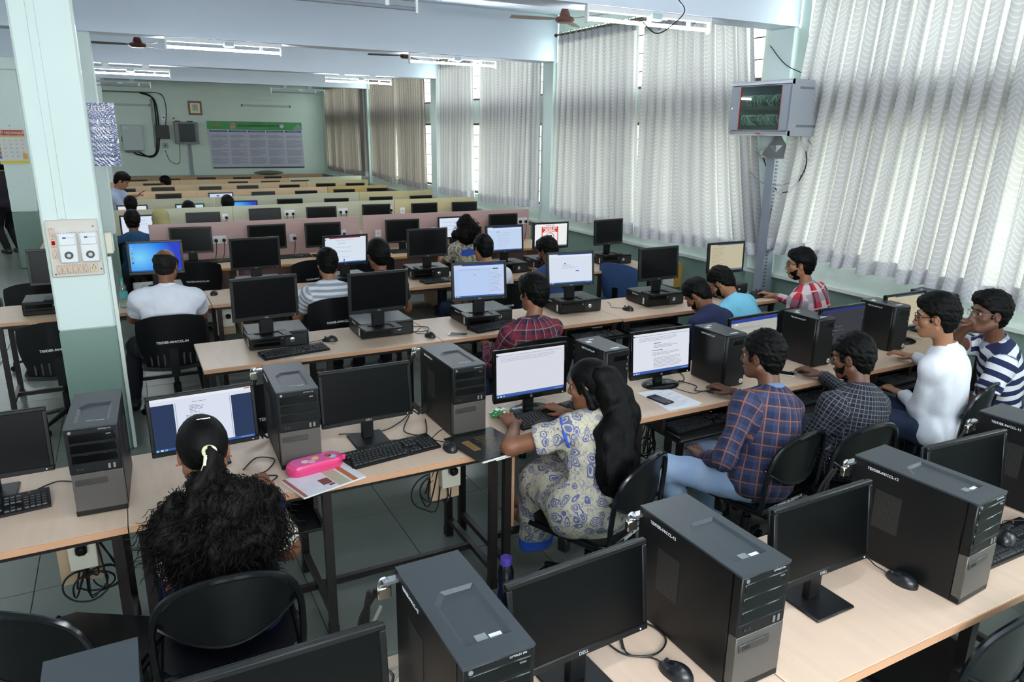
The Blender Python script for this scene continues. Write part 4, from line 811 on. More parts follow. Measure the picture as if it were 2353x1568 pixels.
# ---------------------------------------------------------------- things on the desks
def flat_thing(name, lab, cat, poly, z, th, m, parent=None):
    t = MB().prism(poly, z, z+th); o = part(name, t, m, None, smooth=False); return tag(o, lab, cat)
pc = thing('pencil_case', 'pink zipped pencil case lying on the magazine', 'pencil case', (.61, 2.975, .757), .16)
def oval(a, b, r, n=8):
    out = []
    for cx, s in ((a-r, 0), (-(a-r), PI)):
        for k in range(n+1): t_ = -PI/2+s+PI*k/n; out.append((cx+r*math.cos(t_), b*math.sin(t_)))
    return out
PINK = mat('pink_plastic', '#d83a76', .35, coat=.3); ov = oval(.125, .048, .046)
body = MB(); nov = len(ov)
prof = [(.97, 0), (1.0, .006), (1.0, .030), (.97, .040), (.90, .046)]
vs = [(x*s, y*s, z) for s, z in prof for x, y in ov]; fs = [(i*nov+k, i*nov+(k+1) % nov, (i+1)*nov+(k+1) % nov, (i+1)*nov+k) for i in range(4) for k in range(nov)] + [tuple(range(nov-1, -1, -1)), tuple(range(4*nov, 5*nov))]
part('case_body', body.add(vs, fs), PINK, pc); part('lid_print', MB().prism([(x*.86, y*.84) for x, y in ov], .046, .0468), mat('pink_lid_print', '#d65c9d', .3, var=.25, scale=40), pc, smooth=False)
for x, y, c in ((-.045, -.005, '#e9c9c4'), (.005, .006, '#e7c27a'), (.06, .0, '#cf4a3c'), (.075, -.018, '#8fd0c8'), (-.02, -.02, '#d9b0c8')): part('lid_spot', MB().lathe([(.016, .0468), (.016, .0474)], 14, cx=x, cy=y), mat('lid_'+c, c, .35), pc)
part('zip', MB().tube([(x*1.002, y*1.002, .022) for x, y in ov], .0022, 5, closed=True), mat('zip_pink', '#c22e68', .4), pc); part('zip_tab', MB().box(.122, .142, -.008, .004, .010, .034, c=.003), PINK, pc)
mg = thing('magazine', 'thin colour magazine under the pink pencil case', 'magazine', (.62, 2.865, .75), .28)
part('pages', MB().box(-.145, .145, -.10, .10, 0, .006), mat('page_white', '#e4e3df', .6), mg, smooth=False)
part('cover', MB().box(-.146, .146, -.101, .101, .006, .0072), mat('cover_pale', '#cfd0da', .35, var=.2, scale=12), mg, smooth=False)
for x0, x1, y0, y1, c in ((-.14, -.125, -.10, .10, '#9c5a45'), (.02, .075, -.10, .10, '#a9a890'), (.085, .11, -.10, .10, '#b06a3c'), (-.03, .015, -.055, .0, '#6b4036'), (-.01, .015, -.075, -.06, '#7a3c30')): part('cover_print', MB().box(x0, x1, y0, y1, .0072, .0076), mat('print_'+c, c, .4), mg, smooth=False)
bk_ = thing('folder', 'black folder with gold lettering on the desk under the girl\'s elbow', 'folder', (1.40, 2.885, .75), .14)
part('sheets', MB().box(-.125, .135, -.158, .15, 0, .008).box(-.06, .15, -.172, .0, .0015, .004), mat('page_white', '#e4e3df', .6), bk_, smooth=False)
part('cover', MB().box(-.145, .13, -.155, .155, .008, .013, c=.001), mat('black_leatherette', '#17181a', .3), bk_, smooth=False)
for k in range(9): part('gold_line', MB().box(-.03+.004*(k % 3), .09-.008*(k % 4), -.10+.022*k, -.094+.022*k, .013, .0132), mat('gold_print', '#6d5a35', .4), bk_, smooth=False)
part('gold_label', MB().box(-.10, -.06, -.05, .07, .013, .0133), mat('gold_block', '#7a5f36', .4), bk_, smooth=False)
sn = MB()
def crumple(u, v): a = 2*PI*u; r = .032*(1+.28*math.sin(3*a+9*v)+.18*math.sin(7*a-5*v)); x = (v-.5)*.13; e = math.sin(PI*v)**.5; return (x, r*math.cos(a)*e, .022+r*.55*math.sin(a)*e)
def foil():
    m = bpy.data.materials.new('green_foil_wrapper'); m.use_nodes = True; nt = m.node_tree; b = nt.nodes['Principled BSDF']; tc = nt.nodes.new('ShaderNodeTexCoord'); n = nt.nodes.new('ShaderNodeTexNoise'); n.inputs['Scale'].default_value = 22
    r = nt.nodes.new('ShaderNodeValToRGB'); r.color_ramp.interpolation = 'CONSTANT'; r.color_ramp.elements[0].color = lin('#2f7d46'); r.color_ramp.elements[1].position = .5; r.color_ramp.elements[1].color = lin('#d9e2d6'); e = r.color_ramp.elements.new(.62); e.color = lin('#b5453a')
    nt.links.new(tc.outputs['Object'], n.inputs[0]); nt.links.new(n.outputs[0], r.inputs[0]); nt.links.new(r.outputs[0], b.inputs['Base Color']); b.inputs['Roughness'].default_value = .25; return m
o = part('snack_packet', sn.sheet(crumple, 22, 14), foil(), None, (1.615, 3.19, .75), (0, 0, .5)); tag(o, 'crumpled green and white snack packet by the grey tower', 'packet')
GPH = 'smartphones'
def phone(lab, loc, rz, edge):
    t = thing('smartphone', lab, 'phone', loc, rz); part('body', MB().box(-.036, .036, -.073, .073, 0, .008, c=.003), edge, t); part('screen', MB().box(-.033, .033, -.060, .060, .008, .0084), BLKG, t, smooth=False); part('home_button', MB().box(-.008, .008, -.069, -.064, .008, .0084, c=.0001), SILVER, t, smooth=False)
PPR = mat('white_paper', '#eeeef4', .7)
pp = thing('paper_stack', 'loose stack of white printed papers on the second row desk', 'papers', (2.605, 3.005, .75), .02)
for k in range(4):
    pa = part('sheet', MB().box(-.105, .105, -.1485, .1485, .0008*k, .0008*k+.0006), PPR, pp, (.004*k-.01, .003*((k*7) % 4), 0), (0, 0, .04*(k-1.5)), smooth=False)
part('printed_lines', (lambda m: [m.box(-.08, .02+.02*((k*5) % 4), -.11+.016*k, -.106+.016*k, .0031, .0033) for k in range(14)] and m)(MB()), mat('print_grey', '#c3c4d2', .7), pp, smooth=False, stuff=True)
phone('black smartphone with silver corners lying on the white papers', (2.535, 3.005, .7535), .15, BLK)
phone('silver edged smartphone on the third row desk', (2.063, 4.735, .75), 1.0, mat('silver_edge', '#d0d2d6', .3, .7))
phone('dark smartphone lying in front of the dark plaid man', (3.55, 3.05, .75), .6, mat('silver_edge', '#d0d2d6', .3, .7))
nb = thing('notebook', 'open white exercise book in front of the striped tee boy', 'notebook', (1.52, 6.58, .75), .25)
def page(s): return lambda u, v: (s*(.005+.19*u), -.13+.26*v, .012+.014*math.sin(PI*u)**.7*(1-.4*u)-.008*u)
for s in (-1, 1): part('page', MB().sheet(page(s), 10, 2, .004 if s > 0 else -.004), PPR, nb)
part('cover', MB().box(-.20, .20, -.135, .135, 0, .003), mat('violet_cover', '#a99fc9', .5), nb, smooth=False)
o = part('paper_sheet', MB().sheet(lambda u, v: (-.1+.2*u, -.14+.28*v, .002+.01*u*u), 6, 2, .001), PPR, None, (1.36, 6.60, .752), (0, 0, .3)); tag(o, 'white sheet of paper hanging by the left arm of the striped tee boy', 'paper')
o = part('black_pad', MB().box(-.06, .06, -.045, .045, 0, .008, c=.002), mat('pad_black', '#24262a', .5), None, (.47, 6.62, .75), (0, 0, .1)); tag(o, 'small black pad at the desk edge right of the white shirt man', 'pad')
wb = thing('water_bottle', 'clear water bottle with a teal cap and label behind the pillar', 'bottle', (-.085, 6.64, .75))
part('bottle_body', MB().lathe([(.028, 0), (.034, .01), (.033, .03), (.035, .045), (.033, .06), (.035, .09), (.035, .15), (.030, .18), (.014, .215), (.0135, .23)], 20), BOTPL, wb)
part('label_band', MB().lathe([(.0356, .085), (.0356, .135)], 20), mat('teal_label', '#5fb3b8', .45), wb); part('cap', MB().lathe([(.016, .222), (.016, .242), (.013, .244)], 18), mat('teal_cap', '#1f9a9a', .4), wb)
vb = thing('water_bottle', 'violet water bottle standing on the floor by a desk leg', 'bottle', (1.395, 2.66, 0))
part('bottle_body', MB().lathe([(.034, 0), (.038, .01), (.035, .04), (.038, .07), (.032, .11), (.037, .15), (.037, .20), (.026, .235), (.022, .245)], 24), PURPL, vb); part('water', MB().lathe([(.031, .004), (.034, .02), (.030, .10)], 20), mat('violet_water', '#4a2f96', .3), vb)
part('cap', MB().lathe([(.027, .238), (.027, .272), (.024, .276)], 24), mat('violet_cap', '#6a4fc0', .4), vb)
# ---------------------------------------------------------------- padlocks and cables behind the towers
GL = 'padlocks on the tower backs'
def padlock(lab, loc, rz):
    t = thing('padlock', lab, 'padlock', loc, rz); part('lock_body', MB().box(-.018, .018, -.009, .009, -.034, 0, c=.003), CHROME, t); part('shackle', MB().tube([(-.012, 0, 0)]+[(-.012*math.cos(a), 0, .012+.012*math.sin(a)) for a in np.linspace(0, PI, 8)]+[(.012, 0, 0)], .0032, 6), SILVER, t)
    part('hasp', MB().box(-.003, .05, -.012, .012, .008, .016), SILVER, t, smooth=False)
for x, y, z, a, lab in ((.475, 1.575, 1.07, 0, 'padlock on the back of the bottom middle tower'), (1.245, 1.565, 1.07, 0, 'padlock on the tower below the paisley girl\'s chair'), (2.15, 1.53, 1.07, 0, 'padlock on the right hand front tower'), (2.99, 1.60, 1.05, 0, 'padlock behind the tower at the right edge'), (.452, 3.44, 1.08, 0, 'padlock on the tower behind the pencil case'), (1.25, 3.44, 1.08, 0, 'padlock on the tower left of the paisley girl')):
    padlock(lab, (x, y, z), a)
GC = 'black cable bundles'
def cable(lab, paths, m=CABLE, r=.004, cat='cable', names='strand', n=6):
    t = thing('cable_bundle', lab, cat, paths[0][0])
    o = Vector(paths[0][0])
    for p in paths: part(names, MB().tube([Vector(q)-o for q in smoothpts(p, n)], r, 6), m, t)
    return t
def hang(x, y, z0, seed, n=4, zb=.76):
    r = random.Random(seed); return [[(x+r.uniform(-.02, .02), y, z0), (x-.03+r.uniform(-.02, .02), y+.02, z0-.10), (x-.05+r.uniform(-.03, .03), y+.01, z0-.22), (x-.01+r.uniform(-.03, .05), y-.02, zb+.03), (x+r.uniform(.0, .05), y-.05, zb)] for k in range(n)]
cable('black cables hanging behind the bottom middle tower', hang(.46, 1.60, 1.05, 1, 5)); cable('black cables hanging behind the tower of the pencil case', hang(.45, 3.45, 1.06, 2, 4)); cable('black cables bunched left of the tower by the paisley girl', hang(1.23, 3.42, 1.07, 3, 6))
cable('grey cable beside the bottom middle tower', hang(.48, 1.62, .98, 9, 1), GCABLE, .005)
cable('black cables behind the right hand front tower', hang(2.13, 1.56, 1.05, 4, 4)); cable('black cables behind the tower at the right edge', hang(2.97, 1.60, 1.03, 5, 4))
def floorbundle(lab, x, y, z, s, seed):
    r = random.Random(seed); ps = []
    for k in range(5):
        a0 = r.uniform(0, 6); R = s*r.uniform(.7, 1.1)
        ps.append([(x, y, z+.25)]+[(x+.02*k-.04+R*math.cos(a0+a), y+.01*k+.02*math.sin(a), z+R*.8*math.sin(a0+a)) for a in np.linspace(0, 5.5, 9)]+[(x+.02, y, z+.22)])
    cable(lab, ps, CABLE, .0038, n=4)
floorbundle('coiled black power cables hanging under the left second row desk', -.27, 3.02, .42, .075, 1); floorbundle('tangle of power cables under the desk end by the black folder', 1.22, 3.05, .48, .10, 2)
floorbundle('coiled cables below the socket behind the pencil case desk', .46, 3.03, .45, .06, 3); floorbundle('coiled cables below the tray next to the orange plaid man', 2.55, 3.1, .42, .07, 4)
for lab, p in (('loose black cable coil beside the reading girl\'s hand', [(.33, 3.10, .756), (.40, 3.20, .756), (.47, 3.15, .756), (.42, 3.05, .756), (.36, 3.02, .756), (.45, 2.98, .756), (.40, 2.92, .756)]), ('black cable from the left keyboard to the tower', [(-.46, 3.26, .757), (-.38, 3.32, .757), (-.31, 3.29, .757), (-.29, 3.34, .757)]), ('black cable loop on the second row desk under the dark monitor', [(.80, 3.30, .757), (1.0, 3.25, .757), (1.12, 3.32, .757), (1.2, 3.40, .757), (1.1, 3.2, .757), (1.18, 3.12, .757), (1.25, 3.3, .757)]),
    ('black cable loop on the bottom middle desk', [(1.13, 1.42, .756), (1.18, 1.50, .756), (1.26, 1.48, .756), (1.27, 1.40, .756), (1.2, 1.36, .756), (1.12, 1.40, .756), (1.10, 1.5, .756)]), ('cable loop lying on the third row desk by the mouse', [(1.75, 5.0, .756), (1.83, 5.08, .756), (1.93, 5.02, .756), (1.90, 4.93, .756), (1.80, 4.94, .756), (1.79, 5.06, .756)]), ('cable loop beside the paper stack', [(2.85, 3.22, .756), (2.88, 3.1, .756), (2.82, 3.04, .756), (2.90, 3.0, .756), (2.96, 3.06, .756)]), ('black cables behind the logo monitor with the written page', [(2.72, 3.26, .756), (2.85, 3.20, .757), (2.93, 3.27, .757), (2.96, 3.36, .757)])):
    cable(lab, [p], CABLE, .0030)
# ---------------------------------------------------------------- people: each body one closed surface grown from a distance field
import openvdb
V = lambda *a: np.array(a, float)
def unit(v): v = np.asarray(v, float); return v/(np.linalg.norm(v)+1e-9)
class SDF:
    def __init__(s, lo, hi, h):
        s.lo = np.asarray(lo, float); s.h = h; s.n = np.maximum(4, np.ceil((np.asarray(hi)-s.lo)/h).astype(int)+1); s.a = np.full(s.n, .5, np.float32)
    def sub(s, lo, hi):
        i0 = np.clip(np.floor((lo-s.lo)/s.h).astype(int), 0, s.n-1); i1 = np.clip(np.ceil((hi-s.lo)/s.h).astype(int)+1, 1, s.n)
        g = [(s.lo[a]+s.h*np.arange(i0[a], i1[a])).astype(np.float32) for a in range(3)]
        return tuple(slice(i0[a], i1[a]) for a in range(3)), (g[0][:, None, None], g[1][None, :, None], g[2][None, None, :])
    def _mix(s, sl, d, k, mode):
        a = s.a[sl]
        if mode == 'add': e = np.maximum(k-np.abs(a-d), 0)/k if k > 0 else 0; s.a[sl] = np.minimum(a, d)-(e*e*k*.25 if k > 0 else 0)
        else: d = -d; e = np.maximum(k-np.abs(a-d), 0)/k; s.a[sl] = np.maximum(a, d)+e*e*k*.25
    def cap(s, a, b, ra, rb=None, k=.03, mode='add', cut=None):
        a, b = np.asarray(a, float), np.asarray(b, float); rb = ra if rb is None else rb; m = max(ra, rb)+k+.03
        sl, (X, Y, Z) = s.sub(np.minimum(a, b)-m, np.maximum(a, b)+m); ab = b-a; L = ab@ab+1e-9
        t = np.clip(((X-a[0])*ab[0]+(Y-a[1])*ab[1]+(Z-a[2])*ab[2])/L, 0, 1)
        d = np.sqrt((X-a[0]-t*ab[0])**2+(Y-a[1]-t*ab[1])**2+(Z-a[2]-t*ab[2])**2)-(ra+(rb-ra)*t)
        if cut is not None:
            for p, n in cut: d = np.maximum(d, (X-p[0])*n[0]+(Y-p[1])*n[1]+(Z-p[2])*n[2])
        s._mix(sl, d, k, mode); return s
    def ell(s, c, R, rot=None, k=.03, mode='add', cut=None, warp=None):
        c = np.asarray(c, float); R = np.asarray(R, float); m = max(R)+k+.03
        sl, (X, Y, Z) = s.sub(c-m, c+m); X, Y, Z = X-c[0], Y-c[1], Z-c[2]; rot = np.eye(3) if rot is None else np.asarray(rot)
        x = X*rot[0, 0]+Y*rot[1, 0]+Z*rot[2, 0]; y = X*rot[0, 1]+Y*rot[1, 1]+Z*rot[2, 1]; z = X*rot[0, 2]+Y*rot[1, 2]+Z*rot[2, 2]
        k0 = np.sqrt((x/R[0])**2+(y/R[1])**2+(z/R[2])**2); k1 = np.sqrt((x/R[0]**2)**2+(y/R[1]**2)**2+(z/R[2]**2)**2)+1e-6
        d = k0*(k0-1)/k1
        if cut is not None:
            for p, n, kk in cut:
                q = (x-p[0])*n[0]+(y-p[1])*n[1]+(z-p[2])*n[2]; e = np.maximum(kk-np.abs(d-q), 0)/kk; d = np.maximum(d, q)+e*e*kk*.25
        if warp is not None: d = d+warp(x, y, z)
        s._mix(sl, d, k, mode); return s
    def noise(s, amp, freq, seed):
        r = np.random.RandomState(seed); sl, (X, Y, Z) = s.sub(s.lo, s.lo+s.h*s.n); d = 0
        for i in range(5):
            v = r.normal(size=3); v = v/np.linalg.norm(v)*freq*(1+.5*i); w_ = r.normal(size=3)*freq*.6
            d = d+np.sin(X*v[0]+Y*v[1]+Z*v[2]+r.uniform(0, 6)+1.3*np.sin(X*w_[0]+Y*w_[1]+Z*w_[2]))/(1+.5*i)
        near = np.abs(s.a) < .12; s.a += np.where(near, amp*.5*d, 0).astype(np.float32); return s
    def plane(s, p, n):
        sl, (X, Y, Z) = s.sub(s.lo, s.lo+s.h*s.n); s.a = np.maximum(s.a, ((X-p[0])*n[0]+(Y-p[1])*n[1]+(Z-p[2])*n[2]).astype(np.float32)); return s
    def mesh(s, name, mats):
        s.a[0], s.a[-1], s.a[:, 0], s.a[:, -1], s.a[:, :, 0], s.a[:, :, -1] = (.5,)*6
        g = openvdb.FloatGrid(.5); g.copyFromArray(np.clip(s.a, -.5, .5)); P, Q = g.convertToQuads(0.0)
        P = P*s.h+s.lo; me = bpy.data.meshes.new(name); me.vertices.add(len(P)); me.vertices.foreach_set('co', P.astype('f').ravel())
        a, b, c = P[Q[:, 0]], P[Q[:, 1]], P[Q[:, 2]]; cen = P[Q].mean(1); nrm = np.cross(b-a, c-a)
        probe = cen[::max(1, len(cen)//400)]+.4*s.h*nrm[::max(1, len(cen)//400)]/(np.linalg.norm(nrm[::max(1, len(cen)//400)], axis=1, keepdims=True)+1e-9)
        ii = np.clip(np.rint((probe-s.lo)/s.h).astype(int), 0, s.n-1)
        jj = np.clip(np.rint((cen[::max(1, len(cen)//400)]*2-probe-s.lo)/s.h).astype(int), 0, s.n-1)
        if (s.a[ii[:, 0], ii[:, 1], ii[:, 2]]-s.a[jj[:, 0], jj[:, 1], jj[:, 2]]).sum() < 0: Q = Q[:, ::-1]
        me.loops.add(Q.size); me.loops.foreach_set('vertex_index', Q.astype('i').ravel()); me.polygons.add(len(Q)); me.polygons.foreach_set('loop_start', np.arange(0, Q.size, 4, dtype='i'))
        me.polygons.foreach_set('use_smooth', np.ones(len(Q), bool)); me.update(calc_edges=True); me.validate()
        for m in (mats if isinstance(mats, list) else [mats]): me.materials.append(m)
        return me
def cloth_coords(me, segs):
    """per vertex (u, v): around and along the nearest limb or the torso, so woven patterns follow the garment"""
    n = len(me.vertices); co = np.empty(n*3, 'f'); me.vertices.foreach_get('co', co); co = co.reshape(-1, 3); best = np.full(n, 9.0); out = np.zeros((n, 3), 'f')
    for k, (a, b, r, ref) in enumerate(segs):
        u = unit(b-a); L = np.linalg.norm(b-a); q = co-a; t = q@u; tc = np.clip(t, 0, L); rad = q-tc[:, None]*u; d = np.linalg.norm(rad, axis=1)-r
        x = unit(ref-u*(ref@u)); y = np.cross(u, x); ang = np.arctan2(rad@y, rad@x); m = d < best; best[m] = d[m]
        out[m, 0] = (ang*r*1.15)[m]; out[m, 1] = t[m]; out[m, 2] = k
    at = me.attributes.new('cloth', 'FLOAT_VECTOR', 'POINT'); at.data.foreach_set('vector', out.ravel())
def ik(a, b, l1, l2, pole):
    a, b = np.asarray(a, float), np.asarray(b, float); d = b-a; D = np.linalg.norm(d)
    if D > .985*(l1+l2): b = a+d/D*.985*(l1+l2); d = b-a; D = np.linalg.norm(d)
    x = (l1*l1-l2*l2+D*D)/(2*D); y = math.sqrt(max(1e-6, l1*l1-x*x)); u = d/D; p = np.asarray(pole, float); p = unit(p-u*(p@u)); return a+u*x+p*y, b
def rotm(yaw, pitch=0, roll=0): return np.array((Matrix.Rotation(yaw, 3, 'Z') @ Matrix.Rotation(-pitch, 3, 'X') @ Matrix.Rotation(roll, 3, 'Y')))
SKIN = {k: mat('skin_'+k, c, .5, var=.05, scale=30) for k, c in (('brown', '#7d5038'), ('dark', '#5f3c2b'), ('light', '#9a6b4f'))}
def hair_mat(name, c, stretch=(40, 40, 6)):
    m = mat(name, c, .58, var=.45, scale=3, bump=.35, bscale=2.2, stretch=stretch, spec=.12); return m
HAIR = hair_mat('black_hair', '#050505'); HAIRB = hair_mat('dark_brown_hair', '#0b0807', (60, 60, 30))
def pattern_mat(name, kind, a, b=None, c=None, s=1.0):
    if name in _M: return _M[name]
    m = _M[name] = bpy.data.materials.new(name); m.use_nodes = True; nt = m.node_tree; bs = nt.nodes['Principled BSDF']; bs.inputs['Roughness'].default_value = .8; bs.inputs['Specular IOR Level'].default_value = .25; L = nt.links.new; N = nt.nodes.new
    tc = N('ShaderNodeTexCoord'); sp = N('ShaderNodeSeparateXYZ'); L(tc.outputs['Object'], sp.inputs[0])
    def mth(op, x, y=None):
        n = N('ShaderNodeMath'); n.operation = op
        for i, v in enumerate((x, y)):
            if v is None: continue
            if isinstance(v, (int, float)): n.inputs[i].default_value = v
            else: L(v, n.inputs[i])
        return n.outputs[0]
    def mixc(f, x, y):
        n = N('ShaderNodeMix'); n.data_type = 'RGBA'; L(f, n.inputs[0])
        for i, v in ((6, x), (7, y)):
            if isinstance(v, str): n.inputs[i].default_value = lin(v)
            else: L(v, n.inputs[i])
        return n.outputs[2]
    nz = N('ShaderNodeTexNoise'); nz.inputs['Scale'].default_value = 6; L(tc.outputs['Object'], nz.inputs[0]); wob = mth('MULTIPLY', mth('SUBTRACT', nz.outputs[0], .5), .010)
    ca = N('ShaderNodeAttribute'); ca.attribute_name = 'cloth'; cs = N('ShaderNodeSeparateXYZ'); L(ca.outputs['Vector'], cs.inputs[0])
    xy, z = mth('ADD', cs.outputs[0], wob), mth('ADD', cs.outputs[1], wob)
    def band(v, per, wd, off=0.0): return mth('LESS_THAN', mth('FRACT', mth('MULTIPLY', mth('ADD', v, off+10), 1/per)), wd)
    if kind == 'plaid':
        f1, f2 = band(xy, .075*s, .42), band(z, .075*s, .42); col = mixc(mth('MULTIPLY', mth('ADD', f1, f2), .5), a, b)
        ln = mth('MAXIMUM', band(xy, .075*s, .09, .04), band(z, .075*s, .09, .04)); col = mixc(mth('MULTIPLY', ln, .8), col, c)
    elif kind == 'check':
        f1, f2 = band(xy, .16*s, .5), band(z, .16*s, .5); col = mixc(f1, a, b); col = mixc(mth('MULTIPLY', f2, .55), col, c); col = mixc(band(xy, .16*s, .08, .06), col, '#3a2630'); col = mixc(band(z, .16*s, .07, .06), col, '#d8c8cc')
    elif kind == 'grid':
        ln = mth('MAXIMUM', band(xy, .026*s, .13), band(z, .026*s, .13)); dk = mth('MULTIPLY', band(xy, .052*s, .5), band(z, .052*s, .5)); col = mixc(dk, a, c); col = mixc(mth('MULTIPLY', ln, .62), col, b)
    elif kind == 'stripe':
        col = mixc(band(z, .075*s, .5), a, b)
        if c: col = mixc(band(z, .075*s, .06, .01), col, c)
    elif kind == 'paisley':
        v = N('ShaderNodeTexVoronoi'); v.inputs['Scale'].default_value = 21/s; v.inputs['Randomness'].default_value = .8
        mp = N('ShaderNodeMapping'); mp.inputs['Rotation'].default_value = (.4, .5, .6); mp.inputs['Scale'].default_value = (1, 1, .72); nd = N('ShaderNodeTexNoise'); nd.inputs['Scale'].default_value = 11; nd.inputs['Detail'].default_value = 1; L(tc.outputs['Object'], nd.inputs[0]); vm = N('ShaderNodeVectorMath'); vm.operation = 'MULTIPLY_ADD'; L(nd.outputs[1], vm.inputs[0]); vm.inputs[1].default_value = (.09, .09, .05); L(tc.outputs['Object'], vm.inputs[2]); L(vm.outputs[0], mp.inputs[0]); L(mp.outputs[0], v.inputs[0])
        d = v.outputs['Distance']; ring = mth('MULTIPLY', mth('LESS_THAN', mth('ABSOLUTE', mth('SUBTRACT', d, .40)), .05), 1.0); core = mth('MULTIPLY', mth('LESS_THAN', d, .27), mth('GREATER_THAN', d, .17)); dots = mth('LESS_THAN', d, .08)
        n2 = N('ShaderNodeTexNoise'); n2.inputs['Scale'].default_value = 40; L(tc.outputs['Object'], n2.inputs[0]); swl = mth('MULTIPLY', mth('LESS_THAN', mth('ABSOLUTE', mth('SUBTRACT', n2.outputs[0], .5)), .022), .65)
        f = mth('MAXIMUM', mth('MAXIMUM', ring, core), mth('MAXIMUM', dots, swl)); col = mixc(f, a, b)
        if c: col = mixc(mth('LESS_THAN', sp.outputs[2], .215), col, c)
    elif kind == 'leaf':
        n2 = N('ShaderNodeTexNoise'); n2.inputs['Scale'].default_value = 26/s; n2.inputs['Distortion'].default_value = 2.0; L(tc.outputs['Object'], n2.inputs[0]); col = mixc(mth('LESS_THAN', mth('ABSOLUTE', mth('SUBTRACT', n2.outputs[0], .5)), .055), a, b)
    elif kind == 'denim':
        n2 = N('ShaderNodeTexNoise'); n2.inputs['Scale'].default_value = 9; n2.inputs['Detail'].default_value = 5; L(tc.outputs['Object'], n2.inputs[0]); col = mixc(n2.outputs[0], a, b)
    else: col = None
    if col is None: bs.inputs['Base Color'].default_value = lin(a)
    else: L(col, bs.inputs['Base Color'])
    bn = N('ShaderNodeTexNoise'); bn.inputs['Scale'].default_value = 14; bn.inputs['Detail'].default_value = 4; L(tc.outputs['Object'], bn.inputs[0]); bp_ = N('ShaderNodeBump'); bp_.inputs['Strength'].default_value = .35; bp_.inputs['Distance'].default_value = .02; L(bn.outputs[0], bp_.inputs['Height']); L(bp_.outputs[0], bs.inputs['Normal'])
    return m
TROUS = pattern_mat('dark_trousers', 'plain', '#1c1e26'); JEAN = pattern_mat('blue_jeans', 'denim', '#1c2538', '#2a3852'); WJEAN = pattern_mat('washed_jeans', 'denim', '#7f9cc6', '#b4c6de')
SHOE = mat('black_shoe', '#141416', .5); EYEW = mat('eye_white', '#d8d2c8', .3); IRIS = mat('dark_iris', '#1b110d', .2); FRAME = mat('spectacle_frame', '#121214', .3); LIPM = mat('lip', '#6d3d35', .5)
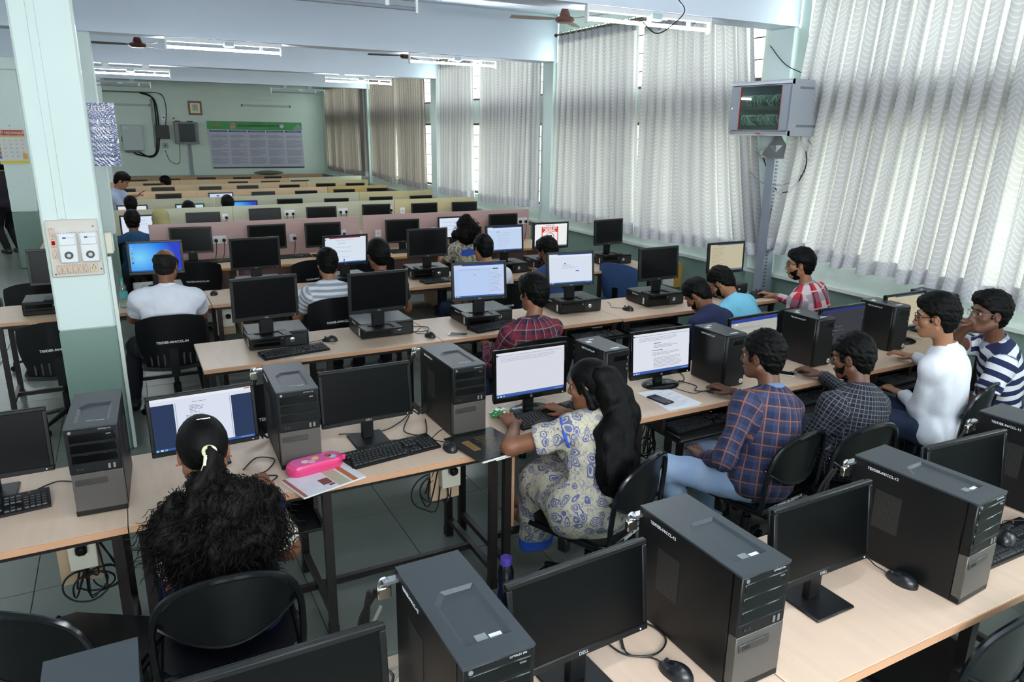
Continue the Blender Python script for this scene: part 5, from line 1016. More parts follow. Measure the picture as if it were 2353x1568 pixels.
def person(label, pel, head, face=0.0, look=(0, 0), sc=None, hands=(None, None), knees=(None, None), feet=(None, None), skin='brown', vox=.009, shirt=None, sleeve='short', sleeve_mat=None, pants=TROUS, hair='short', hairm=None, female=False, beard=False, glasses=None, dress=None, shoes=SHOE, stand=False, poles=(None, None), bulk=1.0, collar=True, facev=True):
    t = thing('person', label, 'person', (pel[0], pel[1], 0), face); cf, sf = math.cos(-face), math.sin(-face)
    def loc(p): return None if p is None else V((p[0]-pel[0])*cf-(p[1]-pel[1])*sf, (p[0]-pel[0])*sf+(p[1]-pel[1])*cf, p[2])
    P = V(0, 0, pel[2]); H = loc(head); yaw, pit = look; R = rotm(yaw, pit); tilt = unit(H-P)
    S = loc(sc) if sc is not None else H - V(0, .05, .205) - .02*tilt
    up = unit(S-P); fw = unit(V(0, 1, 0)-up*up[1]); rt = np.cross(fw, up); B = np.stack([rt, fw, up], 1)
    spine = lambda u, b=0: P+(S-P)*u-fw*(.030*math.sin(PI*u))+fw*b
    sw = (.150 if female else .170)*bulk; G = .012
    shl = [S+rt*s*sw-up*.035 for s in (-1, 1)]; skn = SKIN[skin]
    HN = H+R@V(0, -.030, -.065); NB = S+up*.02-fw*.005
    arms = []
    for i, s in enumerate((-1, 1)):
        hd = loc(hands[i]) if hands[i] is not None else P+V(s*.16, .34, .12)
        pole = loc_dir(poles[i], face) if poles[i] is not None else V(s*.55, -.55, -.8)
        vec = unit(hd-shl[i]); wr0 = hd-unit(V(-.25*s, .9, .12))*.075 if hands[i] is not None else hd-vec*.08
        el, wr = ik(shl[i], wr0, .285, .255, pole); arms.append((shl[i], el, wr, unit(hd-wr) if np.linalg.norm(hd-wr) > .02 else unit(wr-el)))
    legs = []
    for i, s in enumerate((-1, 1)):
        hip = P+V(s*.085, .01, -.02)
        if stand: ft = V(s*.10, .02, .07); kn, an = ik(hip, ft, .43, .43, V(0, 1, 0))
        else:
            kn = loc(knees[i]) if knees[i] is not None else P+V(s*.13, .40, .0)
            kn = hip+unit(kn-hip)*min(.44, max(.36, np.linalg.norm(kn-hip))); an = loc(feet[i]) if feet[i] is not None else V(kn[0], kn[1]-.02, .08)
            an = kn+unit(an-kn)*min(.43, np.linalg.norm(an-kn))
        legs.append((hip, kn, an))
    allp = np.array([H, P, S]+[q for a in arms for q in a[:3]]+[q for l in legs for q in l]); lo = allp.min(0)-.22; hi = allp.max(0)+.24; lo[2] = max(lo[2], -.02)
    def torso(g, e, k=.05):
        b = bulk; g.ell(P, (.165*b+e, .122*b+e, .115+e), B, k).ell(spine(.36), ((.130 if female else .142)*b+e, .100*b+e, .17+e), B, k).ell(spine(.70, -.005), ((.140 if female else .160)*b+e, .108*b+e, .19+e), B, k)
        for s in (0, 1): g.cap(S+rt*(s*2-1)*sw*.35-up*.02, shl[s], .062+e, .058+e, k).cap(NB+rt*(s*2-1)*.02, shl[s]+up*.02, .045+e, .040+e, k)
        if female:
            for s in (-1, 1): g.ell(spine(.70, .095)+rt*s*.065, (.055+e, .05+e, .055+e), B, .03)
        return g
    def hand(g, i):
        sh, el, wr, f = arms[i]; s = (-1, 1)[i]; n = unit(V(0, 0, -1)-f*(-f[2])); sd = np.cross(f, n)*(-1); sd = sd*(1 if sd@rt*s > 0 else -1)   # sd: towards the little finger
        n = -n if n[2] > 0 else n; pc_ = wr+f*.050; Bh = np.stack([sd, f, n], 1)
        g.ell(pc_, (.038, .050, .016), Bh, .012)
        for q, (o_, ln) in enumerate(((-.029, .070), (-.010, .080), (.010, .074), (.028, .058))):
            a = wr+f*.085+sd*o_; m_ = a+f*ln*.55+sd*o_*.15-n*.002; e_ = m_+unit(f*.75+n*.65)*ln*.5; g.cap(a, m_, .0095, .0088, .006).cap(m_, e_, .0088, .0075, .004)
        a = wr+f*.025-sd*.030+n*.004; m_ = a+f*.035-sd*.026+n*.008; g.cap(a, m_, .0125, .0105, .008).cap(m_, m_+unit(f*.9+sd*.15+n*.3)*.032, .0105, .008, .004)
    def headform(g):
        hp = lambda x, y, z: H+R@V(x, y, z)
        g.cap(NB, HN, .054 if not female else .046, .050 if not female else .044, .03).ell(hp(0, -.012, .022), (.075, .095, .090), R, .02).ell(hp(0, .026, -.048), (.057, .062, .074), R, .03).ell(hp(0, .066, -.098), (.024, .020, .018), R, .025)
        for s in (-1, 1): g.cap(hp(s*.054, -.005, -.062), hp(s*.024, .060, -.100), .018, .016, .03).ell(hp(s*.042, .058, -.030), (.024, .022, .020), R, .02)
        g.ell(hp(0, .076, .022), (.056, .016, .013), R, .018)
        for s in (-1, 1): g.ell(hp(s*.032, .096, -.004), (.019, .016, .013), R, .010, 'sub')
        g.cap(hp(0, .088, .004), hp(0, .106, -.034), .008, .013, .012).ell(hp(0, .098, -.040), (.018, .013, .009), R, .008).ell(hp(0, .087, -.066), (.026, .014, .008), R, .008).ell(hp(0, .085, -.078), (.022, .013, .008), R, .008)
        for s in (-1, 1): g.ell(hp(s*.078, -.008, -.012), (.010, .019, .031), R, .006).ell(hp(s*.085, -.004, -.012), (.006, .010, .018), R, .006, 'sub')
    g = SDF(lo, hi, vox); torso(g, -.004)
    for i in (0, 1):
        sh, el, wr, f = arms[i]; g.cap(sh, el, .048*bulk, .040, .03).cap(el, wr, .041, .027, .02).cap(el, el+(wr-el)*.4, .040, .037, .02); hand(g, i)
        hip, kn, an = legs[i]; g.cap(hip, kn, .080*bulk, .055, .04).cap(kn, an, .052, .036, .03).cap(kn+(an-kn)*.15, kn+(an-kn)*.5, .050, .045, .03)
        tf = unit(V((kn-hip)[0]*.3, 1, 0)) if not stand else V(0, 1, 0); he = an-tf*.04-V(0, 0, .045); to = an+tf*.14-V(0, 0, .052); g.cap(he, to, .034, .026, .03)
        if shoes is None:
            for q in range(5): g.cap(to+rt*(q-2)*.017, to+tf*(.045-.006*abs(q-1.5))+rt*(q-2)*.02-V(0, 0, .006), .011 if q else .014, .009, .006)
    headform(g); body = link('body', g.mesh('body', skn), t)
    if beard:
        hb = SDF(H-.16, H+.16, max(.006, vox*.8)); hp = lambda x, y, z: H+R@V(x, y, z)
        hb.ell(hp(0, .022, -.060), (.066, .069, .078), R, .01, cut=[((0, 0, .035), unit((0, .55, 1)), .015), ((0, -.03, 0), (0, -1, 0), .01)]).ell(hp(0, .090, -.066), (.030, .03, .012), R, .008, 'sub').ell(hp(0, .10, -.02), (.036, .06, .030), R, .02, 'sub'); hb.noise(.004, 160, 3)
        link('beard', hb.mesh('beard', HAIR), t)
    if facev:
        for s in (-1, 1):
            e = part('eye', MB().lathe([(.001, -.011), (.008, -.008), (.0112, 0), (.008, .008), (.001, .0112)], 12), EYEW, t, tuple(H+R@V(s*.031, .0705, -.003)), tuple(Matrix(R.tolist()).to_euler())); part('iris', MB().lathe([(.0055, .0), (.004, .003), (.001, .0035)], 10), IRIS, e, (0, .0095, 0), (-PI/2, 0, 0))
            part('eyebrow', MB().tube([tuple(H+R@V(s*.014, .094, .020)), tuple(H+R@V(s*.034, .092, .026)), tuple(H+R@V(s*.054, .078, .018))], [.003, .004, .002], 6, flat=.8), HAIR, t)
        part('lips', MB().tube([tuple(H+R@V(x, .100-.35*abs(x)-6*x*x, -.072)) for x in (-.024, -.012, 0, .012, .024)], [.002, .0055, .0065, .0055, .002], 8, flat=.8), LIPM, t)
    if glasses:
        gm = FRAME if glasses == 'dark' else mat('thin_metal_frame', '#8a7d6c', .3, .8); gl = MB()
        for s in (-1, 1):
            gl.tube([tuple(H+R@V(s*.033+.024*math.cos(a), .104-.012*abs(math.cos(a) if math.cos(a)*s > 0 else 0), -.004+.019*math.sin(a))) for a in np.linspace(0, 2*PI, 15)[:-1]], .0022 if glasses == 'dark' else .0012, 5, closed=True)
            gl.tube([tuple(H+R@V(s*.057, .095, .004)), tuple(H+R@V(s*.078, .05, .006)), tuple(H+R@V(s*.082, -.008, .010))], .0018, 5)
        gl.tube([tuple(H+R@V(-.010, .108, .002)), tuple(H+R@V(.010, .108, .002))], .0018, 5); part('spectacles', gl, gm, t)
    # clothes
    if shirt is not None:
        c = SDF(lo, hi, vox); torso(c, G)
        if dress is None: c.ell(P-V(0, 0, .01), (.180*bulk, .140*bulk, .125), B, .05)
        for i in (0, 1):
            sh, el, wr, f = arms[i]
            if sleeve == 'long':
                c.cap(sh, el, .064*bulk, .052, .035).cap(el, wr+(wr-el)*.06, .053, .036, .03, cut=[(wr-(wr-el)*.04, unit(wr-el))])
            elif sleeve == 'half' and sleeve_mat is None: u = unit(el-sh); q = sh+(el-sh)*.72; c.cap(sh, q+u*.05, .064*bulk, .066, .03, cut=[(q, u)])
            elif sleeve_mat is None: u = unit(el-sh); q = sh+(el-sh)*.58; c.cap(sh, q+u*.05, .066*bulk, .068, .03, cut=[(q, u)])
        if dress is not None: dress(c, P, legs, B)
        c.noise(.0055 if dress is None else .007, 30, int(abs(pel[0]*100))+3)
        if dress is None and not stand: c.plane(V(0, 0, P[2]-.085), V(0, 0, -1))
        nr = np.array(NB); c.cap(nr+up*.015+fw*.03, nr+up*.15+fw*.02, .047, .075, .01, 'sub')
        cm = c.mesh('shirt', shirt); segs = [(P-up*.05, S+up*.02, .13*bulk, -fw)]
        for sh, el, wr, f in arms: segs += [(sh+(el-sh)*.12, el, .055, up), (el, wr, .045, up)]
        cloth_coords(cm, segs); so = link('shirt' if dress is None else 'dress', cm, t)
        if collar and dress is None: part('collar', MB().sheet(lambda u, v: tuple(NB+rt*((.060+.018*v)*math.sin(2*PI*u))+fw*(-(.060+.020*v)*math.cos(2*PI*u)+.006)+up*((.078-.045*v)-.034*math.sin(PI*u)**2)), 24, 3, .004), shirt if collar is True else collar, so)
        if sleeve_mat is not None:
            for i in (0, 1):
                sh, el, wr, f = arms[i]; u = unit(el-sh); q = sh+(el-sh)*.70; c2 = SDF(np.minimum(sh, el)-.14, np.maximum(sh, el)+.14, vox); c2.cap(sh, q+u*.05, .068, .066, .02, cut=[(q, u)]).noise(.004, 30, i+1); link('sleeve', c2.mesh('sleeve', sleeve_mat), t)
    if pants is not None:
        c = SDF(lo, hi, vox*1.15); c.ell(P-V(0, 0, .01), (.172*bulk, .130*bulk, .118), B, .04)
        for hip, kn, an in legs: u = unit(an-kn); c.cap(hip, kn, .092*bulk, .068, .04).cap(kn, an+u*.05, .066, .052, .03, cut=[(an-u*.005, u)])
        c.noise(.005, 34, 11); link('trousers', c.mesh('trousers', pants), t)
    if shoes is not None:
        for i in (0, 1):
            hip, kn, an = legs[i]; tf = unit(V((kn-hip)[0]*.3, 1, 0)) if not stand else V(0, 1, 0); c = SDF(an-.26, an+.26, max(.008, vox)); c.cap(an-tf*.05-V(0, 0, .035), an+tf*.15-V(0, 0, .043), .042, .036, .04).cap(an, an-V(0, 0, .02), .045, .045, .03).plane(V(0, 0, max(.003, an[2]-.077)), V(0, 0, -1)); link('shoe', c.mesh('shoe', shoes), t)
    hv = max(.0055, vox*.8); hm = hairm or HAIR; hp = lambda x, y, z: H+R@V(x, y, z)
    if hair in ('short', 'bald', 'full', 'tied'):
        c = SDF(H-.19, H+.19, hv); nrm = unit((0, .60, -.80)) if hair != 'tied' else unit((0, .78, -.62)); thick = {'short': .012, 'full': .020, 'bald': .006, 'tied': .006}[hair]
        cut = [((0, .092, .060) if hair != 'tied' else (0, .085, .062), nrm, .012)]
        if hair == 'bald': cut.append(((0, -.03, .066), unit((0, .30, .95)), .02))
        c.ell(hp(0, -.014, .026), (.078+thick, .099+thick, .092+thick*1.5), R, .01, cut=[tuple(q) for q in [(np.array(cc[0])-V(0, -.014, .026), cc[1], cc[2]) for cc in cut]])
        if hair in ('short', 'full'): c.ell(hp(0, -.052, -.036), (.063, .052, .070), R, .03)
        if hair == 'full': c.ell(hp(.01, .055, .092), (.062, .040, .032), R, .03)
        if hair == 'bald': c.ell(hp(0, -.05, -.03), (.066, .054, .055), R, .03)
        for s in (-1, 1):
            c.ell(hp(s*.074, .022, -.004), (.006, .012, .030), R, .015)
            if hair != 'tied': c.ell(hp(s*.090, .002, -.014), (.026, .024, .036), R, .008, 'sub')
        c.noise(.0045 if hair != 'tied' else .0012, 120, 5); link('hair', c.mesh('hair', hm), t)
    t['_H'] = 0; del t['_H']
    return t, dict(H=H, R=R, hp=hp, P=P, S=S, B=B, NB=NB, fw=fw, up=up, rt=rt, arms=arms, legs=legs)
def loc_dir(d, face): c, s = math.cos(-face), math.sin(-face); return V(d[0]*c-d[1]*s, d[0]*s+d[1]*c, d[2])
def strands(t, name, roots, m, r=.0016):
    b = MB()
    for p in roots: b.tube(smoothpts(p, 3), [r]*(3*(len(p)-1))+[r*.3], 3)
    o = part(name, b, m, t, stuff=True); return o
def wild(rs, c0, spread, n, L, curl, down):
    out = []
    for k in range(n):
        d = unit(rs.normal(size=3)); p = c0+d*spread; q = [p-d*.02]; ph = rs.uniform(0, 6)
        for i in range(1, 6): q.append(p+d*L*i/5+V(math.sin(ph+i*1.7), math.cos(ph*1.3+i*1.9), math.sin(ph*.7+i*1.4))*curl+V(0, 0, -down*(i/5)**2))
        out.append(q)
    return out
NAVY = pattern_mat('navy_brocade', 'leaf', '#1e2150', '#2e3260', s=1.6); CREAM = pattern_mat('cream_black_leaf_print', 'leaf', '#d9d0b8', '#1c1d30', s=1.3)
# 1 girl with the tied curly hair
def kurta(flare, zb, drop=None):
    def f(c, P, legs, B):
        for hip, kn, an in legs: c.cap(hip, kn, .110, .090, .06)
        k0, k1 = legs[0][1], legs[1][1]; c.cap(k0, k1, .085, .085, .06)
        for hip, kn, an in legs: b = V(kn[0]*.9, kn[1]+.02, zb); c.cap(kn, b, .088, flare, .05, cut=[(V(0, 0, zb), V(0, 0, -1))])
        c.ell(P-V(0, .02, .02), (.20, .15, .12), B, .05)
    return f
t, d = person('girl seen from behind with a huge curly ponytail, claw clip and navy dress', (.17, 2.50, .54), (.148, 2.57, 1.105), 0, (0, .25), sc=(.17, 2.50, .90), hands=((.05, 2.84, .78), (.375, 2.885, .785)), vox=.0065, shirt=NAVY, sleeve='short', sleeve_mat=CREAM, pants=None, hair='tied', female=True, dress=kurta(.12, .20), facev=False, poles=((-.02, -.5, -.9), (.22, -.45, -.9)))
rs = np.random.RandomState(4); hp = d['hp']; c = SDF(d['H']-V(.38, .42, .62), d['H']+V(.40, .25, .2), .0075)
c.ell(hp(.012, -.105, -.02), (.035, .035, .045), None, .03)
for x, y, z, a, b_, e in ((.015, -.155, -.10, .085, .070, .085), (.00, -.175, -.19, .150, .085, .11), (-.075, -.16, -.235, .115, .085, .12), (.105, -.155, -.24, .11, .085, .12), (.02, -.175, -.32, .165, .085, .10), (.03, -.16, -.385, .12, .075, .075), (.145, -.12, -.20, .06, .06, .09), (-.13, -.13, -.20, .055, .055, .08)): c.ell(d['H']+V(x, y, z), (a, b_, e), None, .05)
c.noise(.020, 34, 2); c.noise(.010, 95, 7); pony = link('ponytail', c.mesh('ponytail', HAIRB), t)
pm = pony.data; vc = np.empty(len(pm.vertices)*3, 'f'); pm.vertices.foreach_get('co', vc); vc = vc.reshape(-1, 3); vc = vc[vc[:, 2] < d['H'][2]-.03]; ctr = d['H']+V(.02, -.15, -.24)
rts = []
for k in range(2300):
    p0 = vc[rs.randint(len(vc))].astype(float); o = unit(p0-ctr); dn = unit(V(o[0]*.45, o[1]*.2, -.9)+rs.normal(size=3)*.22); a_ = unit(np.cross(dn, V(.3, .8, .1))); b_ = np.cross(dn, a_); L = rs.uniform(.05, .11); R0 = rs.uniform(.005, .011); ph = rs.uniform(0, 6); tw = rs.uniform(7, 12); wildness = rs.uniform(.0, .016) if k % 5 else rs.uniform(.01, .045)
    rts.append([p0-o*.004+dn*(L*i/9-.02)+o*(wildness*i/9)+(a_*math.cos(ph+tw*i/9)+b_*math.sin(ph+tw*i/9))*R0 for i in range(10)])
b = MB()
for q in rts: b.tube(q, [.0013]*9+[.0004], 3)
part('loose_curls', b, HAIRB, t, stuff=True)
cl = part('claw_clip', MB().tube([tuple(hp((.012+.018*math.cos(a)), -.128-.008*math.sin(2*a), .010+.016*math.sin(a))) for a in np.linspace(-.6, 3.8, 14)], .0065, 8).tube([tuple(hp(.0, -.14, .0)), tuple(hp(-.006, -.15, -.03)), tuple(hp(-.022, -.145, -.058))], [.008, .009, .006], 8), mat('cream_clip', '#d3d6ae', .3), t, label='cream claw clip')
part('hair_grip', MB().box(-.022, .022, -.004, .004, 0, .004, c=.001), SILVER, t, tuple(hp(.01, -.06, .112)), (-.3, 0, 0))
for s in (-1, 1): part('ear_stud', MB().lathe([(.004, 0), (.004, .004), (.001, .006)], 8), mat('red_stud', '#c03a3a', .3), t, tuple(hp(s*.088, -.004, -.040)))
# 2 girl in the paisley dress
PAIS = pattern_mat('cream_blue_paisley', 'paisley', '#bab29c', '#5e648c', '#2f57c0'); BLUEC = mat('royal_blue_cloth', '#2f57c0', .8)
def paisley_skirt(c, P, legs, B):
    (h0, k0, a0), (h1, k1, a1) = legs
    c.cap(h0, k0, .108, .084, .06).cap(h1, k1, .108, .084, .06).cap((h0+h1)/2, (k0+k1)/2, .10, .085, .06).ell(P-V(0, .01, .02), (.205, .165, .13), B, .06)
    c.cap(k0+V(0, .0, -.02), V(k0[0]-.01, k0[1]+.01,   .16), .088, .070, .05, cut=[(V(0, 0, .155), V(0, 0, -1))]).cap((k0+k1)/2, V((k0[0]*.7+k1[0]*.3), (k0[1]+k1[1])/2+.02, .20), .085, .07, .05, cut=[(V(0, 0, .17), V(0, 0, -1))])
t, d = person('girl with long straight black hair in a cream and blue paisley dress', (1.735, 2.50, .54), (1.855, 2.715, 1.045), .20, (.42, .20), sc=(1.835, 2.655, .845), hands=((1.60, 3.04, .790), (1.89, 3.055, .795)), knees=((1.665, 2.83, .53), (1.82, 2.88, .53)), feet=((1.745, 3.14, .17), (1.80, 3.20, .20)), vox=.0065, shirt=PAIS, sleeve='short', pants=None, hair='tied', female=True, dress=paisley_skirt, shoes=None, poles=((-.95, .1, -.28), (.8, -.5, -.6)))
hp = d['hp']; H = d['H']; c = SDF(H-V(.34, .40, .60), H+V(.34, .22, .18), .0075); bkd = -d['fw']; base = hp(0, -.085, .0)
path = [hp(.0, -.085, .03), hp(.01, -.115, -.06), hp(.02, -.135, -.15), d['S']-d['fw']*.135-d['up']*.05, d['S']-d['fw']*.150-d['up']*.15, d['S']-d['fw']*.150-d['up']*.22, d['S']-d['fw']*.140-d['up']*.28]
wid = [.055, .072, .080, .090, .095, .085, .060]
for i in range(len(path)-1):
    for o_ in (-.75, -.45, -.15, .15, .45, .75): c.cap(path[i]+d['rt']*o_*wid[i], path[i+1]+d['rt']*o_*wid[i+1], .036, .036, .05)
for s in (-1, 1): c.cap(hp(s*.072, .0, .02), hp(s*.080, -.035, -.09), .018, .022, .02)
c.noise(.004, 45, 3); link('long_hair', c.mesh('long_hair', HAIR), t); rs = np.random.RandomState(9); rts = []
for k in range(260):
    o_ = rs.uniform(-1, 1); p0 = path[-1]+d['rt']*o_*.09+bkd*rs.uniform(-.01, .03)+d['up']*rs.uniform(0, .10); q = [p0]
    for i in range(1, 6): q.append(p0+V(.012*math.sin(i+k), .010*math.cos(i*1.2+k), -.022*i)+d['rt']*o_*.012*i)
    rts.append(q)
b = MB()
for q in rts: b.tube(q, [.0016]*5+[.0004], 3)
for k in range(420):
    o_ = rs.uniform(-1, 1); w_ = rs.uniform(-.006, .010); sway = rs.normal()*.006
    q = [path[i]+d['rt']*(o_*(wid[i]+.012)+sway*i)+bkd*(.036*math.sqrt(max(0, 1-o_*o_*.8))+w_) for i in range(1, len(path))]
    b.tube(smoothpts(q, 4), .0013, 3)
part('loose_strands', b, HAIR, t, stuff=True)
part('hair_clip', MB().box(-.02, .02, -.006, .006, -.008, .008, c=.003).box(-.012, -.004, -.012, .0, -.012, .012, c=.002).box(.004, .012, -.012, .0, -.012, .012, c=.002), mat('gilt_clip', '#a5946c', .3, .8), t, tuple(hp(.0, -.118, .028)), (0, 0, .5))
for i in (0, 1):
    sh, el, wr, f = d['arms'][i]; u = unit(el-sh); q = sh+(el-sh)*.30; a_ = unit(np.cross(u, V(0, 0, 1))); b_ = np.cross(u, a_)
    part('armhole_trim', MB().tube([tuple(sh+u*.02+(a_*math.cos(x)+b_*math.sin(x))*.074) for x in np.linspace(0, 2*PI, 21)[:-1]], .007, 6, closed=True, flat=.5), BLUEC, t)
part('ear_stud', MB().lathe([(.004, 0), (.004, .004), (.001, .006)], 8), SILVER, t, tuple(hp(-.088, -.002, -.042)))
# 3-6 the men along the second row
ORP = pattern_mat('orange_navy_plaid', 'plaid', '#242c48', '#3a4160', '#9a5c36', .85); DKG = pattern_mat('dark_grid_shirt', 'grid', '#23252f', '#83868f', '#15161d', .85); DENC = mat('chambray', '#5f7596', .8)
person('man in an orange and navy plaid shirt holding a mouse, washed jeans', (2.67, 2.37, .54), (2.755, 2.515, 1.13), .10, (.22, .12), sc=(2.755, 2.44, .905), hands=((2.50, 2.64, .60), (2.915, 2.925, .795)), knees=((2.31, 2.66, .54), (2.66, 2.80, .52)), feet=((2.50, 2.62, .12), (2.75, 2.72, .08)), vox=.0065, shirt=ORP, sleeve='long', pants=WJEAN, hair='short', collar=DENC, bulk=1.05, shoes=None, skin='dark', poles=((-.7, -.6, -.5), (.5, -.5, -.8)))
person('man in a dark grey grid shirt with his hand on a mouse', (3.26, 2.34, .54), (3.33, 2.43, 1.07), .05, (.30, .20), sc=(3.32, 2.36, .845), hands=((3.20, 2.68, .60), (3.64, 2.93, .795)), vox=.007, shirt=DKG, sleeve='long', pants=JEAN, hair='short', bulk=1.08, skin='dark', beard=True, poles=((-.8, -.5, -.5), (.5, -.5, -.8)))
person('man in a white long sleeved shirt and dark spectacles', (4.13, 2.40, .54), (4.055, 2.465, 1.205), .30, (.30, .12), sc=(4.12, 2.42, .965), hands=((4.16, 2.72, .66), (4.50, 2.92, .795)), vox=.007, shirt=pattern_mat('white_cotton', 'plain', '#dfe1ea'), sleeve='long', pants=JEAN, hair='full', glasses='dark', bulk=1.0, skin='light', poles=((-.6, -.8, -.4), (.6, -.4, -.8)))
person('man in a navy and white striped polo shirt raising a hand to his face', (4.74, 2.40, .54), (4.525, 2.435, 1.185), .75, (.35, .0), sc=(4.64, 2.42, .945), hands=((4.47, 2.62, .70), (4.385, 2.52, 1.135)), vox=.007, shirt=pattern_mat('navy_white_stripes', 'stripe', '#23284a', '#dcdde4', None, .95), sleeve='short', pants=JEAN, hair='full', glasses='thin', collar=mat('grey_collar', '#8d93a6', .8), skin='dark', poles=((-.5, -.8, -.5), (.9, .3, -.7)))
# third row
person('man in a maroon plaid shirt seen from behind', (2.37, 4.18, .54), (2.415, 4.26, 1.13), .05, (.25, .15), sc=(2.37, 4.20, .90), hands=((2.24, 4.66, .70), (2.6, 4.66, .70)), vox=.0085, shirt=pattern_mat('maroon_plaid', 'plaid', '#742633', '#2a2236', '#8d7a80', .9), sleeve='long', pants=JEAN, hair='full', skin='brown', facev=False)
person('man in a navy shirt looking down, half behind the logo tower', (3.90, 3.95, .54), (3.86, 4.24, .995), .25, (.25, .75), sc=(3.86, 4.08, .84), hands=((3.75, 4.36, .62), (4.05, 4.36, .62)), vox=.0085, shirt=pattern_mat('navy_cotton', 'plain', '#1d2547'), sleeve='long', pants=JEAN, hair='short', skin='brown', beard=True, hairm=HAIR)
person('man in a light blue shirt and thin spectacles looking down', (4.34, 4.10, .54), (4.26, 4.41, 1.03), .25, (.25, .70), sc=(4.26, 4.24, .865), hands=((4.15, 4.5, .66), (4.45, 4.5, .66)), vox=.0085, shirt=pattern_mat('light_blue_cotton', 'plain', '#79c0dc'), sleeve='long', pants=TROUS, hair='short', glasses='thin', skin='light', beard=True)
person('bearded man in a red and white checked shirt with spectacles', (5.10, 4.14, .54), (4.995, 4.265, 1.15), .25, (.55, .05), sc=(5.05, 4.20, .915), hands=((4.95, 4.5, .66), (5.165, 4.735, .785)), vox=.0085, shirt=pattern_mat('red_white_check', 'check', '#c03440', '#d5c3c8', '#6d6d7c', .9), sleeve='long', pants=TROUS, hair='full', glasses='dark', skin='light', beard=True, bulk=1.05)
# fourth row
person('balding man in a white polo shirt and dark trousers seen from behind', (.20, 5.98, .54), (.236, 6.05, 1.185), 0, (-.35, .10), sc=(.22, 6.02, .955), hands=((.05, 6.55, .78), (.38, 6.55, .78)), knees=((-.04, 6.34, .50), (.42, 6.36, .50)), feet=((-.10, 6.26, .08), (.46, 6.2, .08)), vox=.0085, shirt=pattern_mat('white_polo', 'plain', '#e0e3ee'), sleeve='short', pants=TROUS, hair='bald', bulk=1.12, skin='brown', hairm=hair_mat('greying_hair', '#191716'))
t, d = person('boy in a grey and white striped tee seen from behind', (1.44, 5.98, .54), (1.46, 6.08, 1.105), 0, (-.1, .25), sc=(1.45, 6.02, .885), hands=((1.34, 6.46, .77), (1.60, 6.5, .77)), vox=.0085, shirt=pattern_mat('grey_white_stripes', 'stripe', '#9a9fac', '#e3e5ec', None, .62), sleeve='short', pants=TROUS, hair='short', collar=False, skin='light', facev=False, hairm=HAIR)
q = d['P']+(d['S']-d['P'])*.70-d['fw']*.166; text('NIKE', .05, BLK, t, tuple(q+d['rt']*.075+d['up']*.02), (PI/2-.1, 0, 0), bold=.001)
part('tick_print', MB().prism([(-.055, .0), (-.045, -.02), (-.03, -.022), (.045, .015), (-.028, -.010), (-.04, -.008)], -.0006, .0006, axis='y'), BLK, t, tuple(q+d['rt']*.07-d['up']*.012), (-.1, 0, 0), smooth=False)
person('boy with thick black hair between the red bar screen and a dark monitor', (1.885, 5.93, .54), (1.885, 6.04, 1.155), 0, (.2, .15), hands=((1.75, 6.4, .7), (2.05, 6.4, .7)), vox=.010, shirt=pattern_mat('black_tee', 'plain', '#1b1c22'), pants=TROUS, hair='full', skin='brown', facev=False)
person('boy in a white tee and blue jeans behind the pale blue screen', (2.93, 5.97, .54), (2.925, 6.13, 1.14), .05, (.05, .2), sc=(2.95, 6.06, .92), hands=((2.8, 6.42, .76), (3.1, 6.42, .76)), knees=((2.64, 6.36, .54), (3.12, 6.36, .52)), vox=.0095, shirt=pattern_mat('white_tee', 'plain', '#dbdde6'), pants=JEAN, hair='short', collar=False, skin='light', facev=False)
person('boy in a blue shirt reaching for a mouse below the warning sign screen', (3.66, 5.98, .54), (3.655, 6.19, 1.062), .05, (.35, .35), sc=(3.64, 6.09, .85), hands=((3.5, 6.4, .7), (3.79, 6.64, .785)), vox=.0095, shirt=pattern_mat('blue_cotton', 'plain', '#2f4672'), sleeve='long', pants=JEAN, hair='full', skin='brown', beard=True)
# farther rows
t, d = person('girl with a big frizzy mane in a blue and cream floral top', (3.49, 7.74, .54), (3.468, 7.76, 1.125), .1, (.1, .1), sc=(3.48, 7.74, .905), hands=((3.32, 8.2, .78), (3.62, 8.2, .78)), vox=.010, shirt=pattern_mat('cream_floral', 'paisley', '#cfc5a8', '#55566a', s=.9), pants=TROUS, hair='tied', female=True, facev=False)
c = SDF(d['H']-V(.3, .3, .4), d['H']+V(.3, .25, .22), .010); hp = d['hp']
for x, y, z, r0 in ((0, -.03, .03, .105), (.0, -.085, -.07, .105), (.06, -.09, -.12, .095), (-.05, -.09, -.12, .085), (-.14, -.03, -.09, .055), (.09, -.08, -.06, .07)): c.ell(hp(x, y, z), (r0, r0*.85, r0), None, .04)
c.noise(.016, 45, 6); link('frizzy_hair', c.mesh('frizzy_hair', HAIRB), t); rs = np.random.RandomState(2)
strands(t, 'loose_curls', wild(rs, hp(.0, -.06, -.04), .115, 260, .05, .010, .02), HAIRB, .0016)
part('blue_yoke', MB().sheet(lambda u, v: tuple(d['S']+d['rt']*((u-.5)*.26)-d['fw']*(.150-.035*(2*u-1)**2)-d['up']*(.02+.07*v)), 12, 4, .006), BLUEC, t)
person('man in a teal tee seen from behind beside a headscarf', (.085, 9.90, .54), (.078, 9.97, 1.093), 0, (.0, .1), hands=((-.12, 10.4, .78), (.22, 10.35, .80)), vox=.010, shirt=pattern_mat('teal_cotton', 'plain', '#24486a'), pants=TROUS, hair='short', collar=False, skin='brown', facev=False, bulk=1.08)
t, d = person('girl wearing a khaki headscarf', (.42, 9.86, .54), (.39, 9.97, 1.09), 0, (-.4, .2), hands=((.28, 10.35, .76), (.56, 10.35, .76)), vox=.011, shirt=pattern_mat('khaki_cotton', 'plain', '#8a8050'), sleeve='long', pants=TROUS, hair='none', female=True, facev=False)
